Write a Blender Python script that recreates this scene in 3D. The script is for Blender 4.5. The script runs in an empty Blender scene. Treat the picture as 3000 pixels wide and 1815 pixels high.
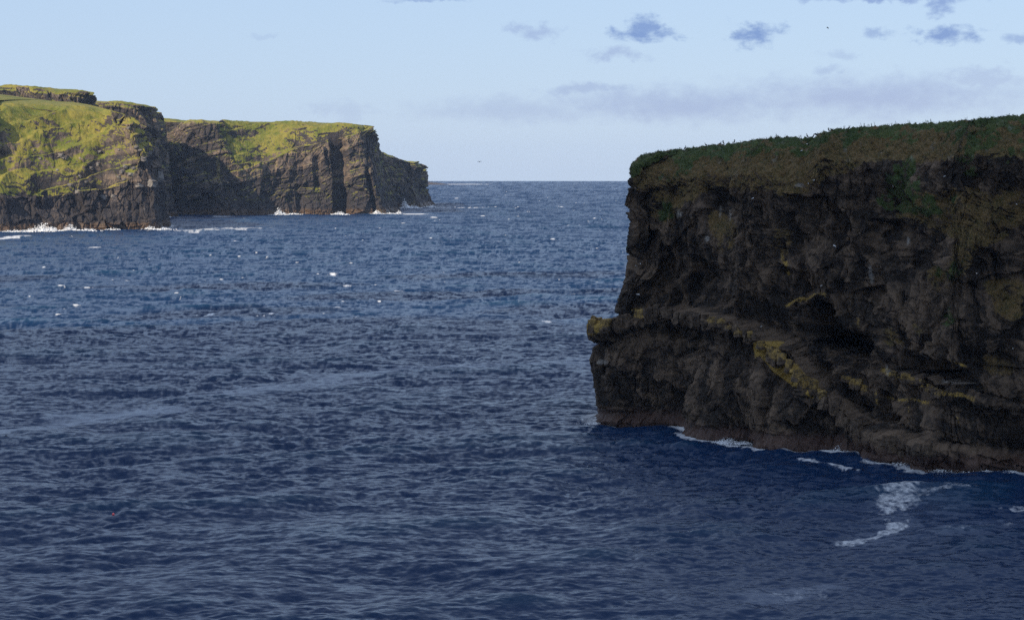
import bpy, math, random
import numpy as np
from mathutils import Vector

# ------------------------------------------------------------------ camera, sky, sun, exposure
SC = bpy.context.scene
COL = SC.collection
F = 7057.0          # focal length in photograph pixels (3000 wide)
H = 60.0            # eye height above the sea, metres
EYE = 502.0         # photograph row at eye level (the sea's edge dips below it)

cam = bpy.data.objects.new('camera', bpy.data.cameras.new('camera'))
COL.objects.link(cam)
cam.location = (0, 0, H)
cam.rotation_euler = (math.radians(90), 0, 0)
cam.data.sensor_width = 36.0
cam.data.lens = 36.0 * F / 3000.0
cam.data.shift_y = -(907.5 - EYE) / 3000.0
cam.data.clip_start = 1.0
cam.data.clip_end = 80000.0
SC.camera = cam

SUN_EL = math.radians(30.0)
SUN_AZ = math.radians(218.0)        # clockwise from +Y: behind the camera and to its left
SUN_DIR = Vector((math.sin(SUN_AZ) * math.cos(SUN_EL), math.cos(SUN_AZ) * math.cos(SUN_EL), math.sin(SUN_EL)))
sun = bpy.data.objects.new('sun', bpy.data.lights.new('sun', 'SUN'))
COL.objects.link(sun)
sun.data.energy = 5.0
sun.data.angle = math.radians(0.53)
sun.data.color = (1.0, 0.86, 0.66)
sun.rotation_euler = (-SUN_DIR).to_track_quat('-Z', 'Y').to_euler()

SC.view_settings.view_transform = 'Standard'
SC.view_settings.look = 'None'
SC.view_settings.gamma = 1.0
SC.view_settings.use_curve_mapping = False
SC.view_settings.exposure = 0.2
SC.render.engine = 'CYCLES'
SC.cycles.use_denoising = False
SC.cycles.use_adaptive_sampling = False
SC.cycles.max_bounces = 6
SC.cycles.volume_bounces = 1
SC.cycles.sample_clamp_indirect = 4.0


class G:
    """small helper to write node graphs"""
    def __init__(s, tree):
        s.t = tree
        s.n = tree.nodes
        s.l = tree.links

    def node(s, typ, **kw):
        n = s.n.new(typ)
        for k, v in kw.items():
            setattr(n, k, v)
        return n

    def put(s, sock, v):
        if isinstance(v, bpy.types.NodeSocket):
            s.l.new(v, sock)
        elif v is not None:
            if hasattr(sock.default_value, '__len__') and not hasattr(v, '__len__'):
                v = (v,) * len(sock.default_value)
            if hasattr(sock.default_value, '__len__') and len(sock.default_value) == 4 and len(v) == 3:
                v = (*v, 1.0)
            sock.default_value = v

    def m(s, op, a, b=None, c=None, clamp=False):
        n = s.node('ShaderNodeMath', operation=op, use_clamp=clamp)
        s.put(n.inputs[0], a)
        if b is not None: s.put(n.inputs[1], b)
        if c is not None: s.put(n.inputs[2], c)
        return n.outputs[0]

    def v(s, op, a, b=None):
        n = s.node('ShaderNodeVectorMath', operation=op)
        s.put(n.inputs[0], a)
        if b is not None:
            s.put(n.inputs['Scale'] if op == 'SCALE' else n.inputs[1], b)
        return n.outputs[0]

    def mix(s, f, a, b):
        n = s.node('ShaderNodeMix', data_type='RGBA')
        s.put(n.inputs[0], f); s.put(n.inputs[6], a); s.put(n.inputs[7], b)
        return n.outputs[2]

    def ss(s, x, lo, hi):
        n = s.node('ShaderNodeMapRange', interpolation_type='SMOOTHSTEP')
        s.put(n.inputs[0], x); s.put(n.inputs[1], lo); s.put(n.inputs[2], hi)
        return n.outputs[0]

    def noise(s, vec, scale, detail=3, rough=0.55, dim='3D', color=False):
        n = s.node('ShaderNodeTexNoise', noise_dimensions=dim)
        s.put(n.inputs['Vector'], vec)
        n.inputs['Scale'].default_value = scale
        n.inputs['Detail'].default_value = detail
        n.inputs['Roughness'].default_value = rough
        return n.outputs['Color' if color else 'Fac']

    def comb(s, x, y, z):
        n = s.node('ShaderNodeCombineXYZ')
        s.put(n.inputs[0], x); s.put(n.inputs[1], y); s.put(n.inputs[2], z)
        return n.outputs[0]

    def sep(s, v):
        n = s.node('ShaderNodeSeparateXYZ')
        s.put(n.inputs[0], v)
        return n.outputs[0], n.outputs[1], n.outputs[2]

    def attr(s, name):
        return s.node('ShaderNodeAttribute', attribute_name=name).outputs['Fac']


def build_world():
    w = bpy.data.worlds.new('World')
    SC.world = w
    w.use_nodes = True
    w.node_tree.nodes.clear()
    g = G(w.node_tree)
    d = g.node('ShaderNodeTexCoord').outputs['Generated']
    x, y, z = g.sep(d)
    zc = g.m('MAXIMUM', z, 0.0)
    sky = g.node('ShaderNodeTexSky', sky_type='NISHITA')
    sky.sun_disc = False
    sky.sun_elevation = SUN_EL
    sky.sun_rotation = SUN_AZ
    sky.altitude = 0.0
    sky.air_density = 1.0
    sky.dust_density = 0.3
    sky.ozone_density = 2.0
    g.put(sky.inputs[0], g.comb(x, y, zc))
    # a thin even veil of high cloud takes the saturated blue down overhead
    veil = g.mix(g.ss(z, 0.06, 0.5), (4.9, 6.15, 8.6), (6.2, 7.1, 8.9))
    base = g.v('MULTIPLY', g.mix(0.72, sky.outputs[0], veil), (1.0, 1.05, 1.08))
    # direction in photograph-pixel units: az to the side, el above eye level
    az = g.m('MULTIPLY', g.m('ARCTAN2', x, y), F)
    el = g.m('MULTIPLY', g.m('ARCSINE', z), F)
    p = g.comb(az, el, 0.0)
    n1 = g.noise(p, 0.011, 7, 0.62, color=True)
    wrp = g.v('MULTIPLY', g.v('SUBTRACT', n1, (0.5, 0.5, 0.5)), (150.0, 75.0, 0.0))
    n2 = g.noise(g.v('MULTIPLY', p, (0.6, 1.0, 1.0)), 0.03, 7, 0.6)
    q = g.v('ADD', p, wrp)
    clouds = [  # photograph x, y, half width, half height, strength, tint (0 slate blue, 1 pale lilac)
        (1560, 90, 92, 30, .62, .75), (1890, 103, 120, 26, .95, .0), (1885, 78, 46, 40, .9, .0),
        (2210, 98, 80, 48, .95, .0), (1800, 158, 115, 24, .6, .8), (2780, 108, 135, 32, .95, .1),
        (2580, 102, 42, 15, .6, .2), (2560, 0, 280, 18, .9, .35), (2748, 22, 58, 40, .85, .25),
        (2470, 165, 62, 24, .35, .7), (2420, 212, 72, 18, .45, .75), (2990, 128, 45, 22, .6, .2),
        (1250, 0, 150, 10, .6, .2), (1730, 262, 190, 22, .55, .75), (780, 105, 30, 10, .2, .6),
        (1000, 322, 150, 34, .26, .85), (1500, 322, 350, 44, .42, .85), (2000, 305, 480, 60, .68, .85),
        (2550, 285, 540, 70, .74, .95), (2880, 238, 170, 44, .5, 1.0), (2300, 235, 200, 22, .25, .9),
        (3300, 250, 260, 60, .4, .8), (-300, 120, 160, 40, .5, .3), (3400, 90, 140, 40, .7, .2),
    ]
    dens, tint = None, None
    for cx, cy, rx, ry, st, ti in clouds:
        a = math.atan((cx - 1500) / F) * F
        e = math.atan((EYE - cy) / F) * F
        r = g.v('DIVIDE', g.v('SUBTRACT', q, (a, e, 0)), (rx, ry, 1))
        ln = g.node('ShaderNodeVectorMath', operation='LENGTH')
        g.put(ln.inputs[0], r)
        v = g.m('ADD', g.m('SUBTRACT', 1.0, ln.outputs['Value']), g.m('MULTIPLY', g.m('SUBTRACT', n2, 0.5), 1.1 if rx > 300 else 2.3))
        f = g.m('MULTIPLY', g.ss(v, -0.3 if rx > 300 else -0.12, 1.0 if rx > 300 else 0.9), st)
        if dens is None:
            dens, tint = f, g.m('MULTIPLY', f, ti)
        else:
            dens = g.m('MAXIMUM', dens, f)
            tint = g.m('MAXIMUM', tint, g.m('MULTIPLY', f, ti))
    # the same sort of broken cloud goes on over the rest of the sky
    hi = g.noise(g.v('MULTIPLY', d, (1, 1, 3.2)), 5.5, 7, 0.6)
    hif = g.m('MULTIPLY', g.m('MULTIPLY', g.ss(hi, 0.53, 0.7), g.ss(z, 0.08, 0.13)), 0.6)
    dens = g.m('MAXIMUM', dens, hif)
    tf = g.m('DIVIDE', tint, g.m('ADD', dens, 0.001), clamp=True)
    ccol = g.mix(tf, (0.40, 0.48, 0.71), (0.68, 0.66, 0.80))
    cloudy = g.node('ShaderNodeMix', data_type='RGBA', blend_type='MULTIPLY')
    g.put(cloudy.inputs[0], dens); g.put(cloudy.inputs[6], base); g.put(cloudy.inputs[7], ccol)
    bg = g.node('ShaderNodeBackground')
    g.put(bg.inputs[0], cloudy.outputs[2])
    bg.inputs[1].default_value = 0.088
    out = g.node('ShaderNodeOutputWorld')
    g.l.new(bg.outputs[0], out.inputs[0])


build_world()

# ------------------------------------------------------------------ numpy noise
f32 = np.float32


def _hash(ix, iy, iz, seed):
    n = (ix.astype(np.uint32) * np.uint32(374761393) + iy.astype(np.uint32) * np.uint32(668265263)
         + iz.astype(np.uint32) * np.uint32(2246822519) + np.uint32((seed * 3266489917 + 12345) & 0xffffffff))
    n = (n ^ (n >> np.uint32(15))) * np.uint32(2246822519)
    n = (n ^ (n >> np.uint32(13))) * np.uint32(3266489917)
    return n ^ (n >> np.uint32(16))


def gn(x, y, z, seed=0):
    x, y, z = (np.asarray(a, f32) for a in np.broadcast_arrays(x, y, z))
    xi, yi, zi = np.floor(x), np.floor(y), np.floor(z)
    fx, fy, fz = x - xi, y - yi, z - zi
    xi, yi, zi = xi.astype(np.int32), yi.astype(np.int32), zi.astype(np.int32)
    u, v, w = (t * t * t * (t * (t * 6 - 15) + 10) for t in (fx, fy, fz))
    r = 0
    for i in (0, 1):
        wu = u if i else 1 - u
        for j in (0, 1):
            wv = wu * (v if j else 1 - v)
            for k in (0, 1):
                h = _hash(xi + i, yi + j, zi + k, seed)
                gx = (h & np.uint32(1023)).astype(f32) * f32(2 / 1023) - 1
                gy = ((h >> np.uint32(10)) & np.uint32(1023)).astype(f32) * f32(2 / 1023) - 1
                gz = ((h >> np.uint32(20)) & np.uint32(1023)).astype(f32) * f32(2 / 1023) - 1
                r = r + wv * (w if k else 1 - w) * (gx * (fx - i) + gy * (fy - j) + gz * (fz - k))
    return r * f32(1.6)


def fbm(x, y, z, octv=4, gain=.5, seed=0, ridge=False):
    a, r, t = 1.0, 0, 0
    for o in range(octv):
        n = gn(x, y, z, seed + o * 17)
        if ridge:
            n = 1 - 2 * np.abs(n)
        r = r + a * n
        t += a
        a *= gain
        x, y, z = x * 2.03 + 7.1, y * 2.03 + 3.7, z * 2.03 + 1.3
    return r / t


def worley(x, y, seed=0):
    xi, yi = np.floor(x).astype(np.int32), np.floor(y).astype(np.int32)
    f1 = np.full(x.shape, 9, f32); f2 = f1.copy(); idr = np.zeros(x.shape, f32)
    zz = np.zeros_like(xi)
    for i in (-1, 0, 1):
        for j in (-1, 0, 1):
            h = _hash(xi + i, yi + j, zz, seed)
            dx = xi + i + (h & np.uint32(1023)).astype(f32) / 1023 - x
            dy = yi + j + ((h >> np.uint32(10)) & np.uint32(1023)).astype(f32) / 1023 - y
            d = np.sqrt(dx * dx + dy * dy).astype(f32)
            rid = ((h >> np.uint32(20)) & np.uint32(1023)).astype(f32) / 1023
            n1 = d < f1
            f2 = np.where(n1, f1, np.minimum(f2, d))
            idr = np.where(n1, rid, idr)
            f1 = np.where(n1, d, f1)
    return f1, f2, idr


def facet(x, y, seed=0, tilt=1.1):
    """fractured faces: every cell has its own offset and its own slant; also the gap to the next cell"""
    xi, yi = np.floor(x).astype(np.int32), np.floor(y).astype(np.int32)
    f1 = np.full(x.shape, 9, f32); f2 = f1.copy(); hh = np.zeros(x.shape, f32)
    zz = np.zeros_like(xi)
    for i in (-1, 0, 1):
        for j in (-1, 0, 1):
            h = _hash(xi + i, yi + j, zz, seed)
            k = _hash(xi + i, yi + j, zz + 1, seed + 5)
            dx = (xi + i + (h & np.uint32(1023)).astype(f32) / 1023 - x).astype(f32)
            dy = (yi + j + ((h >> np.uint32(10)) & np.uint32(1023)).astype(f32) / 1023 - y).astype(f32)
            d = np.maximum(np.abs(dx), np.abs(dy)) * .6 + .4 * np.sqrt(dx * dx + dy * dy)
            v = (((h >> np.uint32(20)) & np.uint32(1023)).astype(f32) / 1023 - .5
                 + tilt * (((k & np.uint32(1023)).astype(f32) / 1023 - .5) * dx + (((k >> np.uint32(10)) & np.uint32(1023)).astype(f32) / 1023 - .5) * dy))
            n1 = d < f1
            f2 = np.where(n1, f1, np.minimum(f2, d))
            hh = np.where(n1, v, hh)
            f1 = np.where(n1, d, f1)
    return hh, f2 - f1


def layer_rand(q, seed):
    """random protrusion per rock layer, with a crisp step between layers"""
    i = np.floor(q).astype(np.int32)
    fr = (q - i).astype(f32)
    z = np.zeros_like(i)
    a = (_hash(i, z, z, seed) & np.uint32(1023)).astype(f32) / 1023
    b = (_hash(i + 1, z, z, seed) & np.uint32(1023)).astype(f32) / 1023
    t = np.clip((fr - .8) / .2, 0, 1)
    return a + (b - a) * t


def sst(x, a, b):
    t = np.clip((x - a) / (b - a), 0, 1)
    return t * t * (3 - 2 * t)


def interp(x, pts):
    p = np.array(pts, float)
    return np.interp(x, p[:, 0], p[:, 1])


def sdf(px, py, poly):
    """signed distance to a polygon, negative inside"""
    P = np.array(poly, float)
    d = np.full(px.shape, 1e9); inside = np.zeros(px.shape, bool)
    for i in range(len(P)):
        a, b = P[i], P[(i + 1) % len(P)]
        e = b - a
        t = np.clip(((px - a[0]) * e[0] + (py - a[1]) * e[1]) / max(e @ e, 1e-9), 0, 1)
        d = np.minimum(d, np.hypot(px - a[0] - t * e[0], py - a[1] - t * e[1]))
        if a[1] != b[1]:
            c = ((a[1] > py) != (b[1] > py)) & (px < (b[0] - a[0]) * (py - a[1]) / (b[1] - a[1]) + a[0])
            inside ^= c
    return np.where(inside, -d, d)


def dline(px, py, pts):
    P = np.array(pts, float)
    d = np.full(px.shape, 1e9)
    for a, b in zip(P[:-1], P[1:]):
        e = b - a
        t = np.clip(((px - a[0]) * e[0] + (py - a[1]) * e[1]) / max(e @ e, 1e-9), 0, 1)
        d = np.minimum(d, np.hypot(px - a[0] - t * e[0], py - a[1] - t * e[1]))
    return d


def water(px, py):
    """photograph pixel on the water -> plan position"""
    Y = H * F / (py - EYE)
    return ((px - 1500) * Y / F, Y)


def proj(P):
    return 1500 + F * P[..., 0] / P[..., 1], EYE - F * (P[..., 2] - H) / P[..., 1]


def tag(o, label=None, category=None, group=None, kind=None):
    for k, v in (('label', label), ('category', category), ('group', group), ('kind', kind)):
        if v:
            o[k] = v
    return o


def mesh_obj(name, V, polys, mat, parent=None, smooth=True, attrs=None):
    """polys: (n,3) or (n,4) int array"""
    V = np.ascontiguousarray(V, f32).reshape(-1, 3)
    polys = np.ascontiguousarray(polys, np.int32)
    me = bpy.data.meshes.new(name)
    n, k = polys.shape
    me.vertices.add(len(V)); me.vertices.foreach_set('co', V.ravel())
    me.loops.add(n * k); me.loops.foreach_set('vertex_index', polys.ravel())
    me.polygons.add(n)
    me.polygons.foreach_set('loop_start', np.arange(0, n * k, k, dtype=np.int32))
    me.polygons.foreach_set('use_smooth', np.full(n, smooth, bool))
    me.update(calc_edges=True)
    for an, av in (attrs or {}).items():
        a = me.attributes.new(an, 'FLOAT', 'POINT')
        a.data.foreach_set('value', np.ascontiguousarray(av, f32).ravel())
    if mat:
        me.materials.append(mat)
    o = bpy.data.objects.new(name, me)
    COL.objects.link(o)
    if parent:
        o.parent = parent
    return o


def grid_faces(M, K, flip=False):
    i = np.arange(M * K, dtype=np.int32).reshape(M, K)
    q = np.stack([i[:-1, :-1], i[1:, :-1], i[1:, 1:], i[:-1, 1:]], -1).reshape(-1, 4)
    return q[:, ::-1] if flip else q


def grid_normals(P):
    du = np.gradient(P, axis=0); dv = np.gradient(P, axis=1)
    n = np.cross(du, dv)
    return n / np.maximum(np.linalg.norm(n, axis=-1, keepdims=True), 1e-9)


# ------------------------------------------------------------------ materials
def new_mat(name):
    m = bpy.data.materials.new(name)
    m.use_nodes = True
    m.node_tree.nodes.clear()
    g = G(m.node_tree)
    b = g.node('ShaderNodeBsdfPrincipled')
    o = g.node('ShaderNodeOutputMaterial')
    g.l.new(b.outputs[0], o.inputs[0])
    return m, g, b


def plain(name, col, rough=0.6, var=0.15, scale=6.0):
    m, g, b = new_mat(name)
    p = g.node('ShaderNodeTexCoord').outputs['Object']
    n = g.noise(p, scale, 3)
    g.put(b.inputs['Base Color'], g.mix(n, tuple(c * (1 - var) for c in col), tuple(min(1, c * (1 + var)) for c in col)))
    b.inputs['Roughness'].default_value = rough
    return m


def rock_material(name, rock_a, rock_b, grass_a, grass_b, brown, lichen, wet, unit, bump):
    """rock with turf, dry growth, lichen and a wet foot; masks come as attributes, grain from noise"""
    m, g, b = new_mat(name)
    pos = g.node('ShaderNodeNewGeometry').outputs['Position']
    n_big = g.noise(pos, 0.09 / unit, 5, 0.6)
    n_mid = g.noise(pos, 0.5 / unit, 5, 0.65)
    n_fine = g.noise(pos, 2.6 / unit, 4, 0.7)
    bed = g.noise(g.v('MULTIPLY', pos, (0.12, 0.12, 1.5)), 1.0 / unit, 5, 0.6)
    t = g.m('ADD', g.m('MULTIPLY', n_mid, 0.75), g.m('MULTIPLY', bed, 0.25))
    t = g.m('ADD', t, g.m('SUBTRACT', g.attr('tone'), 0.5))
    col = g.mix(g.ss(t, 0.3, 0.72), rock_a, rock_b)
    fresh = g.m('MULTIPLY', g.ss(g.m('MULTIPLY', n_big, n_fine), 0.28, 0.40), 0.35)
    col = g.mix(fresh, col, tuple(min(1, c * 1.9) for c in rock_b))
    col = g.mix(g.attr('wet'), col, wet)
    lf = g.m('MULTIPLY', g.ss(g.m('ADD', g.attr('lichen'), g.m('MULTIPLY', g.m('SUBTRACT', g.m('MULTIPLY', g.m('ADD', n_mid, n_fine), 0.5), 0.5), 1.8)), 0.30, 0.75), 0.85)
    col = g.mix(lf, col, g.mix(n_fine, lichen, tuple(c * 1.6 for c in lichen)))
    brown2 = g.mix(g.ss(n_mid, 0.36, 0.62), tuple(c * k for c, k in zip(brown, (.45, .62, .45))), brown)
    bf = g.ss(g.m('ADD', g.attr('brown'), g.m('MULTIPLY', g.m('SUBTRACT', n_mid, 0.5), 1.1)), 0.3, 0.65)
    col = g.mix(bf, col, g.mix(g.ss(n_fine, 0.42, 0.68), brown2, tuple(c * 1.8 for c in brown)))
    gf = g.ss(g.m('ADD', g.attr('grass'), g.m('MULTIPLY', g.m('SUBTRACT', n_fine, 0.5), 0.6)), 0.42, 0.56)
    gcol = g.mix(g.ss(g.m('ADD', g.m('MULTIPLY', n_mid, 0.5), g.m('MULTIPLY', n_big, 0.5)), 0.38, 0.62), grass_a, grass_b)
    gcol = g.mix(g.m('MULTIPLY', g.ss(n_fine, 0.5, 0.75), 0.5), gcol, brown)
    col = g.mix(gf, col, gcol)
    col = g.mix(g.attr('pale'), col, (0.42, 0.40, 0.37))
    g.put(b.inputs['Base Color'], col)
    g.put(b.inputs['Roughness'], g.m('SUBTRACT', 0.9, g.m('MULTIPLY', g.attr('wet'), 0.45)))
    b.inputs['Specular IOR Level'].default_value = 0.3
    hgt = g.m('ADD', g.m('MULTIPLY', n_mid, 1.0), g.m('ADD', g.m('MULTIPLY', n_fine, 0.35), g.m('MULTIPLY', bed, 0.35)))
    bp = g.node('ShaderNodeBump')
    bp.inputs['Strength'].default_value = 0.8
    bp.inputs['Distance'].default_value = bump
    g.put(bp.inputs['Height'], hgt)
    g.put(b.inputs['Normal'], bp.outputs[0])
    return m


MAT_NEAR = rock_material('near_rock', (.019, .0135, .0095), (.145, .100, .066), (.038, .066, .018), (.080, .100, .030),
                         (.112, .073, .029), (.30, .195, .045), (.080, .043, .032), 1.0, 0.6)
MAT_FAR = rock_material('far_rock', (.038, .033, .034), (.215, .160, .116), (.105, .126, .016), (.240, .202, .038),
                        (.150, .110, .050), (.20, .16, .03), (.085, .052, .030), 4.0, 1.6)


def sea_material():
    m, g, b = new_mat('sea_water')
    geo = g.node('ShaderNodeNewGeometry')
    pos = geo.outputs['Position']
    # small wind ripples, drawn out along the wave fronts, tilt the surface
    def slope(sx, sy, scale, det):
        r = g.noise(g.v('MULTIPLY', pos, (sx, sy, 0.0)), scale, det, 0.6, color=True)
        return g.v('SUBTRACT', r, (0.5, 0.5, 0.5))
    s1 = g.v('MULTIPLY', slope(0.6, 1.0, 0.55, 6), (1.2, 2.0, 0.0))
    s2 = g.v('MULTIPLY', slope(0.5, 1.0, 2.2, 2), (0.3, 0.5, 0.0))
    gust = g.ss(g.noise(g.v('MULTIPLY', pos, (0.25, 1.0, 0.0)), 0.008, 4, 0.6), 0.32, 0.68)
    s = g.v('SCALE', g.v('ADD', s1, s2), g.m('ADD', 0.55, g.m('MULTIPLY', gust, 0.6)))
    s = g.v('SCALE', s, g.m('SUBTRACT', 1.0, g.m('MULTIPLY', g.attr('slick'), 0.55)))
    tx = g.m('MULTIPLY', g.attr('tilt_x'), -1.0)
    ty = g.m('MULTIPLY', g.attr('tilt_y'), -1.0)
    calm = g.m('SUBTRACT', 1.0, g.m('MULTIPLY', g.attr('slick'), 0.75))
    nrm = g.v('NORMALIZE', g.v('ADD', g.comb(g.m('MULTIPLY', tx, calm), g.m('MULTIPLY', ty, calm), 1.0), s))
    fo = g.attr('foam')
    fn = g.noise(g.v('MULTIPLY', pos, (1.0, 0.45, 1.0)), 0.9, 5, 0.7)
    ff = g.ss(g.m('ADD', fo, g.m('MULTIPLY', g.m('SUBTRACT', fn, 0.5), 1.1)), 0.28, 0.95)
    ff = g.m('MULTIPLY', ff, g.ss(fo, 0.05, 0.3))
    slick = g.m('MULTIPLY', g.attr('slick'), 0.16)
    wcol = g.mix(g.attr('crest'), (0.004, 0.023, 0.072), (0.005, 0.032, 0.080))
    wcol = g.mix(slick, wcol, (0.30, 0.36, 0.48))  # smooth streaks: their stronger sky reflection is painted into the base colour
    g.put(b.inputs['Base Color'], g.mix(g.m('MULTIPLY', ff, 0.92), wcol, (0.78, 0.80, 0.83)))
    g.put(b.inputs['Roughness'], g.m('ADD', 0.27, g.m('MULTIPLY', ff, 0.5)))
    b.inputs['IOR'].default_value = 1.33
    b.inputs['Specular IOR Level'].default_value = 0.34
    g.put(b.inputs['Normal'], nrm)
    return m


MAT_SEA = sea_material()
MAT_SPRAY = plain('white_water', (.85, .87, .90), 0.9, 0.05)

# ------------------------------------------------------------------ lofted cliffs
def curve(pts, n_or_step):
    """smooth curve through plan points, resampled evenly"""
    p = np.array(pts, float)
    p = np.vstack([2 * p[0] - p[1], p, 2 * p[-1] - p[-2]])
    out = []
    for i in range(1, len(p) - 2):
        t = np.linspace(0, 1, 24, endpoint=False)[:, None]
        a, b, c, d = p[i - 1], p[i], p[i + 1], p[i + 2]
        out.append(.5 * (2 * b + (c - a) * t + (2 * a - 5 * b + 4 * c - d) * t ** 2 + (3 * b - a - 3 * c + d) * t ** 3))
    q = np.vstack(out + [p[-2:-1]])
    s = np.r_[0, np.cumsum(np.hypot(*np.diff(q, axis=0).T))]
    if callable(n_or_step):           # spacing as a function of the curve's picture column
        px = 1500 + F * q[:, 0] / q[:, 1]
        step = np.maximum(n_or_step(px, q), 1e-3)
        w = np.r_[0, np.cumsum(np.diff(s) / ((step[1:] + step[:-1]) / 2))]
        tt = np.interp(np.linspace(0, w[-1], int(w[-1]) + 2), w, s)
    else:
        tt = np.linspace(0, s[-1], n_or_step)
    return np.stack([np.interp(tt, s, q[:, 0]), np.interp(tt, s, q[:, 1])], -1), tt


def smooth_normals(c, s, width, sign):
    t = np.gradient(c, axis=0) / np.gradient(s)[:, None]
    out = np.empty_like(t)
    for i in range(len(c)):
        w = np.exp(-((s - s[i]) / width) ** 2) * np.gradient(s)
        out[i] = (t * w[:, None]).sum(0)
    out /= np.linalg.norm(out, axis=1, keepdims=True)
    return np.stack([-out[:, 1], out[:, 0]], -1) * sign


def nearest_on_seg(c, a, b):
    a, b = np.array(a, float), np.array(b, float)
    t = np.clip(((c - a) @ (b - a)) / ((b - a) @ (b - a)), 0, 1)
    return a + t[:, None] * (b - a)


def spine_t(c, a, b):
    a, b = np.array(a, float), np.array(b, float)
    return np.clip(((c - a) @ (b - a)) / ((b - a) @ (b - a)), 0, 1)


def loft(c, nrm, zedge, inset_fn, K, spine, cap_rows, zspine, zbot=-4.0):
    """face rows from below the water to the edge, then cap rows in to the spine line"""
    v = np.linspace(0, 1, K)[None, :]
    Z = zbot + v * (zedge[:, None] - zbot)
    D = inset_fn(Z)
    X = c[:, None, 0] - nrm[:, None, 0] * D
    Y = c[:, None, 1] - nrm[:, None, 1] * D
    face = np.stack([X, Y, Z], -1)
    ctr = nearest_on_seg(face[:, -1, :2], *spine)
    w = np.linspace(0, 1, cap_rows + 1)[None, 1:] ** 1.6
    e = face[:, -1]
    cx = e[:, None, 0] + (ctr[:, None, 0] - e[:, None, 0]) * w
    cy = e[:, None, 1] + (ctr[:, None, 1] - e[:, None, 1]) * w
    zs = zspine[0] + (zspine[1] - zspine[0]) * spine_t(face[:, -1, :2], *spine)
    cz = e[:, None, 2] + (zs - e[:, 2])[:, None] * (1 - (1 - w) ** 1.5)
    return np.concatenate([face, np.stack([cx, cy, cz], -1)], 1)


# ---- the near cliff ---------------------------------------------------------------------------
foot = [water(*p) for p in [(3000, 1385), (2883, 1379), (2718, 1371), (2670, 1361), (2581, 1343), (2541, 1331), (2420, 1321),
                            (2300, 1312), (2189, 1297), (2090, 1288), (2040, 1272), (2004, 1254), (1891, 1243), (1800, 1240), (1730, 1237)]]
foot = [(172, 415), (150, 432), (126, 455)] + foot + [(18.0, 584), (22, 597), (36, 612), (70, 628), (120, 622), (180, 590), (215, 510), (205, 440), (172, 414)]


def near_step(px, q):
    vis = (px < 3060) & (px > 1600) & (q[:, 1] < 588)
    return np.where(vis, 0.155, 1.2)


cN, sN = curve(foot, near_step)
nN = smooth_normals(cN, sN, 5.0, 1)
SKY_NEAR = [(1700, 470), (1838, 482), (1870, 455), (1900, 448), (1960, 438), (2030, 431), (2100, 422), (2150, 419), (2210, 408), (2250, 401),
            (2330, 399), (2370, 404), (2390, 398), (2405, 384), (2440, 378), (2520, 371), (2640, 362), (2760, 357), (2870, 346), (2950, 339), (3000, 334), (3300, 320)]
ins = 13.0
pxe = 1500 + F * (cN[:, 0] - nN[:, 0] * ins) / (cN[:, 1] - nN[:, 1] * ins)
ye = cN[:, 1] - nN[:, 1] * ins
zedgeN = H + (EYE - interp(pxe, SKY_NEAR)) * ye / F
front = sst(-nN[:, 1], -0.05, 0.15)
SPN, ZSN = ((52, 592), (170, 470)), (66.3, 71.5)
zedgeN = np.where(front < .5, np.minimum(zedgeN, ZSN[0] + (ZSN[1] - ZSN[0]) * spine_t(cN, *SPN) - 2.0), zedgeN)
pxb = 1500 + F * cN[:, 0] / cN[:, 1]


def near_z(line, inset):
    """height of a photograph polyline on the face, column by column"""
    x = 1500 + F * (cN[:, 0] - nN[:, 0] * inset) / (cN[:, 1] - nN[:, 1] * inset)
    y = cN[:, 1] - nN[:, 1] * inset
    return H + (EYE - interp(x, line)) * y / F


LEDGE1 = [(1716, 942), (1785, 934), (1850, 912), (1930, 908), (2040, 918), (2090, 938), (2150, 952), (2200, 978), (2245, 1003), (2270, 1022), (2330, 1080), (2400, 1135),
          (2440, 1172), (2500, 1222), (2600, 1272), (2720, 1292), (2850, 1320), (3000, 1345)]
LEDGE2 = [(1716, 700), (2300, 900), (2340, 990), (2400, 1040), (2470, 1075), (2550, 1092), (2600, 1085), (2700, 1112), (2760, 1135), (2860, 1160), (3000, 1195)]
z1 = near_z(LEDGE1, 0)
z2 = near_z(LEDGE2, 4)
tip = sst(nN[:, 0], -0.86, -0.98) * front                 # how much the column belongs to the blunt end
k2 = sst(pxb, 2300, 2400)


def near_inset(Z):
    jag = .8 * fbm(sN[:, None] / 3.0, Z * 0 + 2.0, 0, 3, seed=3)
    d = 0.030 * Z
    up1 = sst(Z, z1[:, None] - .4 + jag, z1[:, None] + .5 + jag)
    d = d + up1 * (6.2 + 1.6 * tip[:, None] - 2.2 * k2[:, None])
    d = d - .9 * sst(Z, z1[:, None] - 3.0 + jag, z1[:, None] - 2.4 + jag) * (1 - up1)
    under = np.exp(-((Z - (z1[:, None] - 5.2)) / 2.2) ** 2)
    d = d + under * (1.3 + .8 * gn(sN[:, None] / 8, Z / 9, 0, 5)) * (1 - .95 * tip[:, None])
    up2 = sst(Z, z2[:, None] - .4 + jag, z2[:, None] + .4 + jag) * k2[:, None]
    d = d + up2 * 3.2
    under2 = np.exp(-((Z - (z2[:, None] - 4.0)) / 2.2) ** 2) * k2[:, None]
    d = d + under2 * 1.2
    d = d - .9 * sst(Z, 3.0, 0.4)                          # wave-cut foot
    ed = zedgeN[:, None]
    d = d + sst(Z, ed - 9, ed) * 2.5 + np.maximum(Z - (ed - 7.0), 0) * .55 + np.maximum(Z - (ed - 2.2), 0) * .9
    return d


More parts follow.
